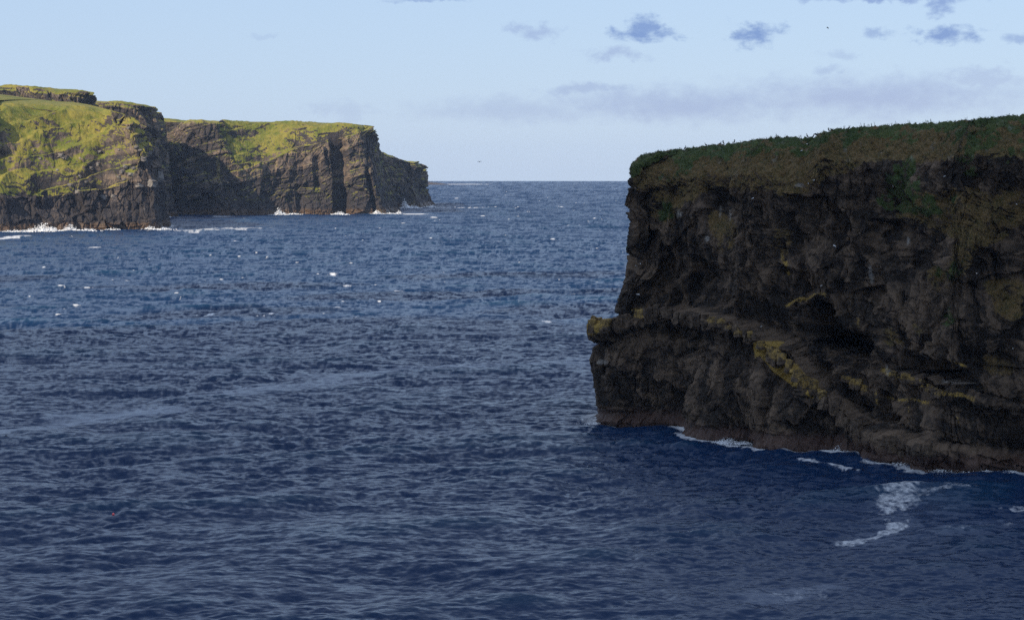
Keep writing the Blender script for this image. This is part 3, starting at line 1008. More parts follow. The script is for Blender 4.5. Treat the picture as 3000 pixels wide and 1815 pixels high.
lull = np.clip(.85 + .75 * fbm(sx / 150, sy / 210, sx * 0, 3, .6, seed=71), .3, 1.4)
a1 = sample(t1, sx, sy, .12)
a2 = sample(t2, sx, sy, -.17)
hz = (a1[0] * w1 + a2[0] * w2 * grp) * lull
lam = 1.05
ddx = lam * (a1[1] * w1 + a2[1] * w2) * lull
ddy = lam * (a1[2] * w1 + a2[2] * w2) * lull
fj = .25 + .55 * sst(R_, 1300, 600)
jac = (1 - lam * (a1[3] + a2[3] * fj)) * (1 - lam * (a1[4] + a2[4] * fj)) - (lam * (a1[5] + a2[5] * fj)) ** 2
SEA = np.stack([sx + ddx, sy + ddy, hz], -1)
# whitecaps: breaking crests, more of them out in the open water beyond the sheltered bay
opn = sst(R_, 640, 1250)
gust = gn(sx / 260, sy / 420, sx * 0, 75)
inner = np.zeros(R_.shape, bool); inner[:, :1300] = True
thr = np.quantile(jac[inner & (R_ > 1200) & (R_ < 6000)], .0045)
thr0 = np.quantile(jac[inner & (R_ > 300) & (R_ < 650)], .0002)
th = thr0 + (thr - thr0) * np.clip(opn + .35 * gust * opn, 0, 1.3)
foam = .35 * sst(jac, th + .07, th - .05) * infan
foam *= np.clip(.25 + opn, 0, 1) * sst(gn(sx / 6, sy / 30, sx * 0, 77), -.25, .15)
caps = [(275, 727, 30), (1020, 775, 12), (1020, 840, 20), (975, 802, 22), (1165, 855, 18), (620, 920, 22), (795, 922, 18), (220, 900, 20), (518, 865, 14), (1548, 865, 12), (1603, 945, 22),
        (1005, 888, 14), (985, 900, 18), (1105, 884, 12), (948, 921, 10), (255, 845, 18), (180, 843, 14), (125, 785, 14), (300, 752, 10), (270, 772, 10), (372, 822, 12), (85, 1082, 8), (437, 985, 8),
        (1680, 860, 14), (1645, 900, 10), (1270, 637, 20), (1640, 605, 16), (1820, 615, 12), (1545, 620, 12), (1415, 632, 14), (1345, 600, 14), (1710, 715, 8), (1620, 702, 16), (1385, 716, 8), (545, 741, 9), (690, 705, 8),
        (1065, 703, 10), (1180, 655, 10), (80, 875, 14), (165, 923, 14), (1020, 690, 12), (140, 700, 12), (650, 820, 10), (500, 770, 8), (1740, 640, 9)]
rc = random.Random(31)
while len(caps) < 230:
    y_ = 560 + 420 * rc.random() ** 1.5
    x_ = rc.uniform(-40, 1860)
    if (x_ < 520 and y_ < 690) or (x_ < 1200 and y_ < 640):
        continue
    caps.append((x_, y_, rc.uniform(2.5, 7) * (1 if rc.random() < .85 else 1.8)))
caplift = np.zeros_like(foam)
rag = fbm(sx / 2.2, sy / 14, sx * 0, 3, .6, seed=79)
for x_, y_, a_ in caps:
    cx_, cy_ = water(x_, y_)
    a_ = a_ * .85
    ax_ = a_ * cy_ / F
    ay_ = max(.8, min(.13 * a_, 2.6)) * cy_ ** 2 / (H * F)
    r0, r1 = np.searchsorted(rr, [cy_ - 3 * ay_ - 5, cy_ + 3 * ay_ + 5])
    r0, r1 = max(r0 - 1, 0), min(r1 + 2, len(rr))
    a0 = math.atan2(cx_, cy_)
    c0, c1 = np.searchsorted(fine_a, [a0 - 3 * ax_ / cy_, a0 + 3 * ax_ / cy_])
    c0, c1 = max(c0 - 1, 0), min(c1 + 2, 1300)
    sl = (slice(r0, r1), slice(c0, c1))
    u_ = (sx[sl] - cx_) / ax_
    v_ = (sy[sl] - cy_ + .35 * ay_ * np.sin(2.2 * u_ + x_)) / ay_
    e_ = np.sqrt(u_ ** 2 + v_ ** 2) + .75 * rag[sl]
    k_ = sst(e_, 1.3, .25)
    foam[sl] = np.maximum(foam[sl], k_ * (.68 + .22 * min(1, a_ / 12)))
    caplift[sl] = np.maximum(caplift[sl], k_ * min(.9, .12 * ax_ + .2))
spx, spy = 1500 + F * sx / np.maximum(sy, 1), EYE + F * H / np.maximum(sy, 1)
nz = fbm(sx / 5, sy / 9, sx * 0, 4, .6, seed=81)
nz3 = fbm(sx / 2.6, sy / 3.4, sx * 0, 4, .65, seed=85)
nz2 = fbm(sx / 22, sy / 40, sx * 0, 4, .6, seed=83)
FRONT = sy > 10


def near_line(pts, half, noise, st, scale):
    """foam along a plan polyline; half width in metres"""
    P = np.array(pts, float)
    lo, hi = P.min(0) - half * 4, P.max(0) + half * 4
    m = (sx > lo[0]) & (sx < hi[0]) & (sy > lo[1]) & (sy < hi[1])
    d = np.full(sx.shape, 1e9)
    d[m] = dline(sx[m], sy[m], P)
    return st * sst(d / half + noise * scale, 1.0, .25)


foam = np.maximum(foam, near_line(PN[::16, 24, :2], 3.0, nz + 1.4 * nz2 + .4 * nz3 - .05, .70, 1.2))
lace = sst(nz, .05, .5)
foam = np.maximum(foam, near_line([water(*p) for p in [(2000, 1262), (2040, 1284), (2110, 1296), (2180, 1300)]], 2.6, nz + nz3, .95, .7))
foam = np.maximum(foam, near_line([water(*p) for p in [(2420, 1323), (2480, 1326), (2515, 1327)]], 2.2, nz + nz3, 1.0, .5))
foam = np.maximum(foam, near_line([water(*p) for p in [(2350, 1340), (2430, 1352), (2510, 1360)]], 1.8, nz * 1.3 + nz3, .7, 1.2))
for k, wdt in ((100, 9.0), (250, 5.0), (300, 8.0), (400, 9.0)):
    foam = np.maximum(foam, near_line(HEAD[k]['foot'], wdt, nz2 * 1.3, .95, .8))
foam = np.maximum(foam, near_line([water(*p) for p in [(500, 674), (580, 676), (640, 672), (720, 668)]], 34, nz + 1.6 * nz2, .62, 1.2))
foam = np.maximum(foam, near_line([water(*p) for p in [(0, 700), (60, 690)]], 16, nz + nz2, .7, .9))
foam = np.maximum(foam, near_line([water(*p) for p in [(1280, 607), (1360, 608), (1450, 607)]], 55, nz + nz2, .8, 1.0))
foam = np.maximum(foam, near_line([water(*p) for p in [(1180, 627), (1220, 628)]], 25, nz2, .9, .8))
foam = np.maximum(foam, near_line([water(*p) for p in [(1300, 540.5), (1345, 539.5), (1395, 540)]], 160, nz2, .9, .6))
foam = np.maximum(foam, near_line([water(*p) for p in [(640, 634), (700, 632)]], 18, nz2, .8, .8))
# drifting foam off the cliff
patch_lines = [([(2690, 1435), (2640, 1455), (2622, 1480), (2612, 1505), (2635, 1525), (2625, 1545), (2590, 1560), (2530, 1578), (2480, 1590)], 2.3, .70), ([(2650, 1450), (2622, 1480), (2612, 1500)], 3.2, .66),
               ([(2720, 1460), (2780, 1452), (2820, 1455)], 2.2, .58), ([(2810, 1560), (2900, 1542), (2950, 1540)], 2.2, .46), ([(2960, 1495), (3010, 1488)], 2.2, .6),
               ([(2780, 1440), (2860, 1435)], 2.0, .5), ([(2850, 1410), (2960, 1405)], 1.6, .5), ([(2300, 1740), (2390, 1720), (2400, 1735)], 2.6, .46)]
for ln, wd, st in patch_lines:
    foam = np.maximum(foam, near_line([water(*p) for p in ln], wd * 1.5, nz * 1.2 + .35 * nz3 + .6 * nz2, st * .8, 1.3))
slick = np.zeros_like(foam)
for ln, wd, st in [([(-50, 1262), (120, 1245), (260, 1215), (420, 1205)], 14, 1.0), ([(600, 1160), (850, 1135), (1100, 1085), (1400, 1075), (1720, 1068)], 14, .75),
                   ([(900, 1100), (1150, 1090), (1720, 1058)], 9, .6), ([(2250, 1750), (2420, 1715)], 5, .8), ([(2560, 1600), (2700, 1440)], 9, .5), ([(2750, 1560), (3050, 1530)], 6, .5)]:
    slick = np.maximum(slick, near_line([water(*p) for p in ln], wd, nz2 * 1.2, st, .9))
SEA[..., 2] += caplift * infan
crest = sst(hz, .35, 1.3)
w2s = infan * (.35 + .65 * sst(R_, 3500, 900))
slx = lull * (a1[6] + a2[6] * w2s * grp)
sly = lull * (a1[7] + a2[7] * w2s * grp)
sly = np.maximum(sly, -.06) * (1.35 + .5 * sst(R_, 600, 2500)) + .15 + .13 * sst(R_, 700, 3500)            # short steep fronts, long low backs
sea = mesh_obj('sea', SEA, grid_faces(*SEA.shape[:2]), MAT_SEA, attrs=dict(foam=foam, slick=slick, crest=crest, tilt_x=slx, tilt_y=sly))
tag(sea, 'dark blue choppy sea with scattered whitecaps', kind='structure')
SEAF = SEA[:, :1300].reshape(-1, 3)


def sea_height(x, y):
    i = np.argmin((SEAF[:, 0] - x) ** 2 + (SEAF[:, 1] - y) ** 2)
    return float(SEAF[i, 2])


# ------------------------------------------------------------------ breaking water thrown up against the rocks
def spray():
    rng = np.random.default_rng(8)
    V = []
    def burst(px_, py_, wide, high, n, size, lean=0.0, depth=None):
        x0, y0 = water(px_, py_)
        u = rng.normal(0, .38, n)
        t = rng.random(n) ** 1.7
        x = x0 + u * wide + lean * t * wide
        z = -.2 + t * high * np.exp(-(u / .55) ** 2) * rng.uniform(.6, 1.1, n)
        y = y0 + rng.normal(0, (depth or wide * .25), n)
        for i in range(n):
            r = size * rng.uniform(.5, 1.4) * (1.15 - .6 * t[i])
            d = rng.normal(size=(4, 3)) * r
            V.append(np.array([x[i], y[i], z[i]]) + d)
    for a in [(125, 676, 17, 9.5, 600, .55), (150, 677, 14, 5, 300, .55), (205, 676, 13, 7.0, 420, .5), (90, 677, 14, 3.5, 220, .5), (250, 676, 20, 3.0, 260, .5), (40, 679, 25, 2.6, 240, .5), (330, 674, 14, 2.5, 180, .5),
              (440, 672, 12, 4.5, 260, .5), (480, 672, 12, 2.5, 160, .5), (817, 630, 9, 11, 420, .6), (826, 630, 11, 6, 220, .6), (860, 629, 20, 2.6, 180, .6), (995, 628, 14, 5, 260, .6), (1105, 628, 13, 6.5, 300, .6),
              (1140, 628, 18, 3.5, 220, .6), (1168, 627, 9, 5, 150, .6), (1190, 610, 11, 16, 420, .7, -.25), (1215, 610, 16, 7, 260, .7), (1260, 608, 16, 5, 200, .7)]:
        burst(*a)
    for a in [(2465, 1322, 3.4, 2.0, 900, .09), (2488, 1324, 2.8, 2.4, 900, .09), (2130, 1294, 5.0, 1.3, 700, .08), (2180, 1297, 3.0, .8, 300, .08), (2070, 1286, 3.0, .8, 260, .08), (2870, 1378, 4, 1.0, 420, .09), (2950, 1384, 4, .8, 260, .08),
              (2000, 1254, 2.5, 1.0, 260, .08), (1735, 1238, 3, .6, 140, .08), (2640, 1356, 3.5, .6, 180, .08), (2760, 1375, 3.5, .5, 160, .08)]:
        burst(*a)
    V = np.array(V).reshape(-1, 3)
    n = len(V) // 4
    b = np.arange(n)[:, None] * 4
    tri = np.concatenate([b + np.array(t)[None] for t in ((0, 1, 2), (0, 1, 3), (0, 2, 3), (1, 2, 3))])
    o = mesh_obj('sea_spray', V, tri, MAT_SPRAY, smooth=False)
    tag(o, 'white spray thrown up where waves break against the cliff feet', kind='stuff')


spray()

# ------------------------------------------------------------------ loose pieces of the near cliff
def lump(seed, sub=1, jag=.25):
    """irregular angular block, unit size"""
    rng = np.random.default_rng(seed)
    g_ = np.linspace(-1, 1, sub + 2)
    idx, V, quads = {}, [], []
    def vid(p):
        k = tuple(np.round(p, 4))
        if k not in idx:
            idx[k] = len(V); V.append(np.array(p, float))
        return idx[k]
    for ax in range(3):
        for sg in (-1, 1):
            for i in range(len(g_) - 1):
                for j in range(len(g_) - 1):
                    q = []
                    for (a, b) in ((i, j), (i + 1, j), (i + 1, j + 1), (i, j + 1)):
                        p = [0, 0, 0]; p[ax] = sg; p[(ax + 1) % 3] = g_[a]; p[(ax + 2) % 3] = g_[b]
                        q.append(vid(p))
                    quads.append(q if sg > 0 else q[::-1])
    V = np.array(V)
    r = np.linalg.norm(V, axis=1, keepdims=True)
    V = V * (1 - .13 * (r - 1) / .73) + rng.normal(0, jag * .35, V.shape)
    V = V * np.array([1 + rng.uniform(-.15, .15), 1, 1])
    return V, np.array(quads)


MAT_LEDGE = rock_material('lichen_block', (.021, .015, .0105), (.165, .116, .078), (.05, .08, .02), (.08, .1, .03), (.085, .052, .026), (.30, .195, .045), (.05, .03, .02), .6, .2)
LUMPS = []
for i in range(8):
    V, q = lump(i)
    me = bpy.data.meshes.new('ledge_block')
    me.from_pydata(V.tolist(), [], q.tolist())
    for an in ('grass', 'brown', 'wet', 'pale', 'tone', 'lichen'):
        a = me.attributes.new(an, 'FLOAT', 'POINT')
        for j in range(len(V)):
            a.data[j].value = .5 if an == 'tone' else (.50 if an == 'lichen' and i < 4 and V[j, 2] > -.5 else 0)
    me.materials.append(MAT_LEDGE)
    LUMPS.append(me)


def pick(D, x, y, tol=4.0):
    """the surface point of a built cliff seen at a photograph pixel"""
    m = np.where((np.abs(D['px'] - x) < tol) & (np.abs(D['py'] - y) < tol))[0]
    if len(m) == 0:
        m = np.array([np.argmin((D['px'] - x) ** 2 + (D['py'] - y) ** 2)])
    i = m[np.argmin(D['P'][m, 1])]
    return Vector(D['P'][i]), Vector(D['N'][i])


def skyline(D, x, tol=3.0):
    m = np.where((np.abs(D['px'] - x) < tol) & (D['P'][:, 1] < 640))[0]
    i = m[np.argmin(D['py'][m])]
    return Vector(D['P'][i])


rnd = random.Random(4)
blocks = []
for x in range(1722, 1786, 11): blocks.append((x, 948 - (x - 1722) * .1, 0, 8, 26))
for x in range(1800, 2060, 15): blocks.append((x, interp(x, LEDGE1) + 14, 4 if not 1845 < x < 1880 else 0, 9, 28))
for x in range(2062, 2240, 15): blocks.append((x, interp(x, LEDGE1) + 8, 0 if x % 2 else 4, 9, 18))
for x in range(2262, 2400, 15): blocks.append((x, interp(x, LEDGE1) + 20, 0, 10, 30))
for x in range(2400, 2520, 16): blocks.append((x, interp(x, LEDGE1) + 24, 4, 10, 28))
for x in range(2480, 2540, 17): blocks.append((x, 1112 + (x - 2480) * .5, 0, 11, 22))
for x in range(2600, 2760, 17): blocks.append((x, interp(x, LEDGE2) + 16, 0 if x % 3 else 4, 9, 16))
for x in range(2600, 2720, 18):
    for k in range(2): blocks.append((x + 8 * k, 1285 + k * 30 + (x - 2600) * .16, 5, 12, 18))
cinv = cliff.matrix_world.inverted()
for x, y, kind, w, h in blocks:
    p, nn = pick(NEAR, x, y)
    o = bpy.data.objects.new('ledge_block', LUMPS[(kind + rnd.randrange(4)) % 8 if kind < 4 else 4 + rnd.randrange(4)])
    COL.objects.link(o)
    o.parent = cliff
    m_ = p.y / F
    o.scale = (w * m_ * rnd.uniform(.7, 1.5), w * m_ * 1.3, h * m_ * rnd.uniform(.4, .95))
    o.rotation_euler = (rnd.uniform(-.12, .12), rnd.uniform(-.05, .28), math.atan2(nn.y, nn.x) + math.pi / 2 + rnd.uniform(-.25, .25))
    o.location = p - nn * rnd.uniform(.45, .9)

# boulders lying on the grassy headland's slope
MAT_BOULDER = rock_material('boulder_rock', (.10, .09, .085), (.24, .22, .20), (.11, .13, .02), (.17, .15, .03), (.15, .11, .05), (.2, .16, .03), (.08, .05, .03), 3.0, .8)
BOULDERS = []
for i in range(5):
    me = LUMPS[4 if i < 4 else 5].copy()
    V, q = lump(50 + i, 1, .5)
    me = bpy.data.meshes.new('boulder'); me.from_pydata(V.tolist(), [], q.tolist())
    for an in ('grass', 'brown', 'wet', 'pale', 'tone', 'lichen'):
        a = me.attributes.new(an, 'FLOAT', 'POINT')
        for j in range(len(V)): a.data[j].value = .5 if an == 'tone' else 0
    me.materials.append(MAT_BOULDER)
    BOULDERS.append(me)
HA = HEAD[100]
spots = [(463, 512, 20), (440, 535, 15), (410, 545, 11), (388, 488, 7), (372, 490, 6), (355, 500, 9), (350, 513, 6), (380, 510, 8), (398, 432, 5), (412, 438, 5), (295, 440, 5), (345, 438, 4), (236, 515, 5),
         (103, 437, 4), (182, 455, 10), (195, 460, 8), (172, 495, 4), (210, 540, 7), (290, 478, 6), (270, 490, 6), (30, 470, 6), (376, 370, 6), (255, 530, 5), (120, 460, 5), (362, 522, 6), (230, 565, 10), (300, 575, 9), (330, 570, 8), (420, 470, 7), (442, 450, 7)]
for x, y, w in spots:
    p, nn = pick(HA, x, y)
    o = bpy.data.objects.new('boulder', BOULDERS[rnd.randrange(5)])
    COL.objects.link(o)
    o.parent = HA['obj']
    r = w * p.y / F
    o.scale = (r, r * .9, r * rnd.uniform(.55, .85))
    o.rotation_euler = (rnd.uniform(-.3, .3), rnd.uniform(-.3, .3), rnd.uniform(0, 6))
    o.location = p - nn * r * .25

# leaf tufts over the turf of the near cliff
def tufts():
    rng = np.random.default_rng(12)
    w = np.clip(NEAR['grass'], 0, 1) + .45 * np.clip(NEAR['brown'], 0, 1)
    ok = (NEAR['px'] > 1600) & (NEAR['px'] < 3150) & (NEAR['P'][:, 1] < 625)
    w = np.where(ok, w, 0)
    w[w < .3] = 0
    n = 36000
    i = rng.choice(len(w), n, p=w / w.sum())
    P, N = NEAR['P'][i], NEAR['N'][i]
    isb = (NEAR['grass'][i] < .4)
    clump = .32 + .66 * fbm(P[:, 0] / 1.6, P[:, 1] / 1.6, P[:, 2] / 1.6, 3, .6, seed=45) * 1.5 - .18 * isb + .22 * np.clip(NEAR['grass'][i], 0, 1)
    V, T, C = [], [], []
    for k in range(5):
        d = rng.normal(size=(n, 3)); d[:, 2] = np.abs(d[:, 2]) + .0
        d = d + N * .6
        d /= np.linalg.norm(d, axis=1, keepdims=True)
        L = rng.uniform(.10, .30, n) * np.where(rng.random(n) < .05, 1.6, 1) * np.where(isb, .75, 1)
        side = np.cross(d, rng.normal(size=(n, 3)))
        side /= np.linalg.norm(side, axis=1, keepdims=True)
        wdt = (L * rng.uniform(.35, .6, n))[:, None]
        b = P + rng.normal(0, .14, (n, 3)) - N * .05
        V += [b - side * wdt * .5, b + d * L[:, None] * .55 + side * wdt, b + d * L[:, None] + np.array([0, 0, -.25]) * L[:, None]]
        C += [clump + rng.normal(0, .07, n)] * 3
    V = np.stack(V, 1).reshape(-1, 3); C = np.stack(C, 1).reshape(-1)
    T = np.arange(len(V)).reshape(-1, 3)
    m, g, b = new_mat('leaf')
    t = g.attr('tone')
    c = g.mix(g.ss(t, -.15, .15), (.150, .118, .075), (.075, .054, .026))
    c = g.mix(g.ss(t, .15, .40), c, (.034, .058, .014))
    c = g.mix(g.ss(t, .55, .85), c, (.085, .115, .035))
    g.put(b.inputs['Base Color'], c)
    b.inputs['Roughness'].default_value = .8
    o = mesh_obj('turf_leaves', V, T, m, parent=cliff, smooth=False, attrs=dict(tone=C))
    o['kind'] = 'stuff'
    # taller seed stalks along the brink
    V, T = [], []
    for x0, x1, cnt in [(2515, 2565, 9), (2600, 2640, 3), (2655, 2665, 2), (2712, 2734, 7), (2338, 2350, 4), (2475, 2490, 4), (2824, 2830, 2), (2270, 2274, 2)]:
        for _ in range(cnt):
            p = np.array(skyline(NEAR, rng.uniform(x0, x1)))
            hgt = rng.uniform(.4, .8); ln = rng.normal(0, .12, 2)
            a, bq = rng.normal(0, .05, 2), .045
            i0 = len(V)
            V += [p + [-bq, 0, -.3], p + [bq, 0, -.3], p + [bq * .8 + ln[0], ln[1], hgt], p + [-bq * .8 + ln[0], ln[1], hgt],
                  p + [0, -bq, -.3], p + [0, bq, -.3], p + [ln[0], bq * .8 + ln[1], hgt], p + [ln[0], -bq * .8 + ln[1], hgt]]
            T += [[i0, i0 + 1, i0 + 2, i0 + 3], [i0 + 4, i0 + 5, i0 + 6, i0 + 7]]
    o = mesh_obj('seed_stalks', np.array(V), np.array(T), m, parent=cliff, smooth=False, attrs=dict(tone=np.full(len(V), .4)))
    o['kind'] = 'stuff'


tufts()

# ------------------------------------------------------------------ birds and the float
def sweep(name, path, radii, mat, parent=None, sides=8, squash=None):
    """one closed skin round a spine: path points with a radius each"""
    P = np.array(path, float)
    T = np.gradient(P, axis=0); T /= np.linalg.norm(T, axis=1, keepdims=True)
    V, Fc = [], []
    for i, (p, t, r) in enumerate(zip(P, T, radii)):
        a = np.cross(t, [1, 0, 0]); a /= np.linalg.norm(a)
        b = np.array([1.0, 0, 0])
        for k in range(sides):
            th = 2 * math.pi * k / sides
            V.append(p + r * (math.cos(th) * a + math.sin(th) * b * (squash[i] if squash else 1)))
    for i in range(len(P) - 1):
        for k in range(sides):
            Fc.append([i * sides + k, i * sides + (k + 1) % sides, (i + 1) * sides + (k + 1) % sides, (i + 1) * sides + k])
    Fc.append(list(range(sides))[::-1]); Fc.append([(len(P) - 1) * sides + k for k in range(sides)])
    me = bpy.data.meshes.new(name)
    me.from_pydata([tuple(v) for v in V], [], Fc)
    for f in me.polygons: f.use_smooth = True
    me.materials.append(mat)
    o = bpy.data.objects.new(name, me); COL.objects.link(o); o.parent = parent
    return o


def wing_mesh(name, pts, mat, parent, thick=.012):
    """wing from paired leading/trailing edge points, given thickness"""
    V = []
    for le, te in pts:
        for dz in (thick, -thick):
            V.append((le[0], le[1], le[2] + dz)); V.append((te[0], te[1], te[2] + dz * .4))
    Fc = []
    for i in range(len(pts) - 1):
        a, b = i * 4, i * 4 + 4
        Fc += [[a, a + 1, b + 1, b], [a + 2, b + 2, b + 3, a + 3], [a, b, b + 2, a + 2], [a + 1, a + 3, b + 3, b + 1]]
    Fc += [[0, 2, 3, 1], [len(V) - 4, len(V) - 3, len(V) - 1, len(V) - 2]]
    me = bpy.data.meshes.new(name); me.from_pydata(V, [], Fc); me.materials.append(mat)
    o = bpy.data.objects.new(name, me); COL.objects.link(o); o.parent = parent
    return o


MB_BLACK = plain('black_plumage', (.012, .012, .014), .5)
MB_WHITE = plain('white_plumage', (.80, .80, .80), .8, .04)
MB_GREY = plain('grey_plumage', (.28, .30, .33), .8)
MB_BILL = plain('bill', (.55, .36, .06), .5)
MB_LEG = plain('legs', (.05, .04, .03), .6)


def thing(name, loc, rz, label, cat, group=None):
    e = bpy.data.objects.new(name, None); COL.objects.link(e)
    e.location = loc; e.rotation_euler = (0, 0, rz)
    return tag(e, label, cat, group)


def legs(root, h, y=0.0, gap=.06, mat=None):
    for s_ in (-1, 1):
        sweep('leg', [(s_ * gap, y, h), (s_ * gap, y + .01, h * .4), (s_ * gap, y, .01), (s_ * gap, y + .08, .005)], [.016, .012, .012, .02], mat or MB_LEG, root, 5)


def cormorant(loc, rz, label, pose, group='black cormorants along the brink of the near cliff'):
    r = thing('cormorant', loc, rz, label, 'bird', group)
    r.scale = (1.25, 1.25, 1.25)
    if pose == 'upright':
        path = [(0, -.30, .06), (0, -.22, .14), (0, -.10, .24), (0, .02, .38), (0, .09, .52), (0, .11, .62), (0, .10, .72), (0, .12, .80), (0, .18, .825), (0, .25, .82), (0, .30, .815)]
        rad = [.035, .05, .10, .135, .11, .065, .045, .045, .045, .022, .008]
    elif pose == 'preen':
        path = [(0, -.24, .04), (0, -.18, .14), (0, -.08, .26), (0, .02, .42), (0, .08, .56), (0, .11, .66), (0, .09, .74), (0, .01, .75), (0, -.05, .71), (0, -.10, .66), (0, -.13, .62)]
        rad = [.035, .05, .10, .135, .115, .07, .05, .05, .045, .022, .008]
    else:
        path = [(0, -.36, .10), (0, -.26, .14), (0, -.12, .19), (0, .06, .25), (0, .16, .33), (0, .19, .42), (0, .18, .50), (0, .19, .56), (0, .24, .58), (0, .31, .575), (0, .35, .57)]
        rad = [.03, .05, .10, .13, .10, .06, .045, .045, .045, .022, .008]
    sweep('body', path, rad, MB_BLACK, r)
    legs(r, .2, 0.0)
    if pose == 'drying':
        for s_ in (-1, 1):
            wing_mesh('wing', [((s_ * .08, .08, .42), (s_ * .08, -.06, .22)), ((s_ * .30, .12, .50), (s_ * .30, -.05, .20)), ((s_ * .48, .06, .46), (s_ * .50, -.08, .16)), ((s_ * .60, -.02, .34), (s_ * .58, -.06, .22))], MB_BLACK, r)
    else:
        for s_ in (-1, 1):
            sweep('wing', [(s_ * .09, .06, path[4][2] - .02), (s_ * .115, -.02, path[3][2] - .04), (s_ * .09, -.14, path[2][2] - .05), (s_ * .04, -.24, path[1][2] - .02)], [.05, .075, .055, .015], MB_BLACK, r, 6, [.4] * 4)
    return r


for x, pose, rz, lab in [
        (2004, 'upright', -1.2, 'slim black cormorant standing upright, neck stretched, alone near the cliff corner'),
        (2071, 'sitting', 1.3, 'black cormorant crouched in the turf with only neck and back showing'),
        (2112, 'sitting', -1.0, 'small-looking black cormorant set down in the turf beside a hunched one'),
        (2122, 'preen', 1.2, 'hunched black cormorant standing close beside a crouched one'),
        (2151, 'preen', -1.2, 'black cormorant standing with its head bent down to its breast'),
        (2364, 'upright', 1.4, 'black cormorant standing below the step in the brink above a white gull'),
        (2383, 'upright', -1.3, 'tall black cormorant standing close beside one with open wings'),
        (2391, 'drying', -2.6, 'black cormorant holding its wings open to dry'),
        (2425, 'preen', 1.2, 'black cormorant standing just above the step in the brink'),
        (2487, 'sitting', -1.2, 'black cormorant sitting on the brink next to a few seed stalks')]:
    p = skyline(NEAR, x)
    cormorant((p.x, p.y - .05, p.z - .08), rz, lab, pose)


def gull(loc, rz, label, group='white gulls resting on the near cliff'):
    r = thing('gull', loc, rz, label, 'bird', group)
    sweep('body', [(0, -.27, .13), (0, -.20, .14), (0, -.08, .15), (0, .06, .17), (0, .14, .21), (0, .165, .27), (0, .18, .315), (0, .22, .325)], [.02, .06, .105, .12, .09, .06, .062, .03], MB_WHITE, r)
    sweep('bill', [(0, .22, .325), (0, .26, .32), (0, .295, .31)], [.022, .016, .006], MB_BILL, r, 5)
    for s_ in (-1, 1):
        sweep('wing', [(s_ * .085, .09, .20), (s_ * .11, 0, .20), (s_ * .085, -.14, .185), (s_ * .03, -.30, .165)], [.04, .065, .05, .012], MB_GREY, r, 6, [.4] * 4)
    legs(r, .1, 0.02, .04, MB_BILL)
    return r


for x, y, lab in [
        (2351, 440, 'white gull sitting in the turf below the cormorants, facing along the brink'), (2364, 418, 'white gull tucked in right under an upright cormorant'),
        (2382, 530, 'white gull on the upper of two perches above a pale-streaked ledge'), (2367, 540, 'white gull on the lower of two perches beside a pale-streaked ledge'),
        (2764, 513, 'white gull on bare rock above the wide brown turf slope'), (2616, 547, 'white gull in the middle of the bright green turf patch'),
        (2977, 600, 'white gull on pale rock at the cliff where the turf slope ends'), (2863, 796, 'white gull above a lone green tuft low in the dark wall'),
        (2409, 837, 'white gull perched on the rounded rock roof over the cave'), (2202, 583, 'white gull on a tuft below the brown upper slope'),
        (1874, 768, 'white gull standing higher of a pair at the narrow cliff end'), (1860, 774, 'white gull sitting lower of a pair at the narrow cliff end'),
        (2967, 1018, 'white gull above the rust-red rocks'), (2229, 953, 'small white gull on the flat shelf above the ochre ledge')]:
    p, nn = pick(NEAR, x, y + 3)
    gull((p.x + nn.x * .12, p.y + nn.y * .12, p.z - .02), rnd.choice((1.4, -1.4, 2.2, -2.0)), lab)


def flying(loc, rz, roll, label, mats, span=1.0, flap=.25, name='bird', group=None):
    r = thing(name, loc, rz, label, 'bird', group)
    r.rotation_euler = (0, roll, rz)
    k = span
    sweep('body', [(0, -.38 * k, 0), (0, -.28 * k, 0), (0, -.1 * k, 0), (0, .1 * k, .0), (0, .24 * k, .01), (0, .33 * k, .02), (0, .40 * k, .01), (0, .46 * k, .0)],
          [.02 * k, .05 * k, .085 * k, .085 * k, .05 * k, .04 * k, .03 * k, .006 * k], mats[0], r)
    for s_ in (-1, 1):
        wing_mesh('wing', [((s_ * .05 * k, .16 * k, .03), (s_ * .05 * k, -.06 * k, .03)), ((s_ * .26 * k, .19 * k, flap * .55 * k), (s_ * .26 * k, -.05 * k, flap * .5 * k)),
                           ((s_ * .42 * k, .12 * k, flap * .4 * k), (s_ * .42 * k, -.06 * k, flap * .4 * k)), ((s_ * .60 * k, -.03 * k, -flap * .25 * k), (s_ * .59 * k, -.07 * k, -flap * .25 * k))], mats[1], r)
    return r


def air(x, y, Yd):
    return ((x - 1500) * Yd / F, Yd, H + (EYE - y) * Yd / F)


flying(air(1405, 474, 560), .5, -.1, 'dark bird gliding low over the sea horizon between the headland and the cliff', (MB_BLACK, MB_BLACK), .95, .28, 'flying_bird')
flying(air(2425, 82, 520), 1.1, .55, 'dark bird banking high in the sky between clouds', (MB_BLACK, MB_BLACK), .75, .2, 'flying_bird')
flying(air(1566, 975, 480), 2.9, .1, 'dark bird with drooped wings skimming the open water by the lichen ledge', (MB_BLACK, MB_BLACK), .85, .55, 'flying_bird')
flying(air(18, 1331 - 55, 420), 1.9, .2, 'dark bird skimming the water above the pale streak', (MB_BLACK, MB_BLACK), .7, .4, 'flying_bird')
flying(air(1870, 862, 545), 1.5, .1, 'white gull gliding before the dark wall over the ledge', (MB_WHITE, MB_WHITE), 1.1, .15, 'flying_gull')
flying(air(2445, 720, 500), .9, .5, 'white gull flying with raised wing before the dark upper wall', (MB_WHITE, MB_WHITE), .9, .3, 'flying_gull')
flying(air(669, 535, 2900), .4, .3, 'white gull flying before the shaded part of the long headland', (MB_WHITE, MB_WHITE), 1.3, .5, 'flying_gull')


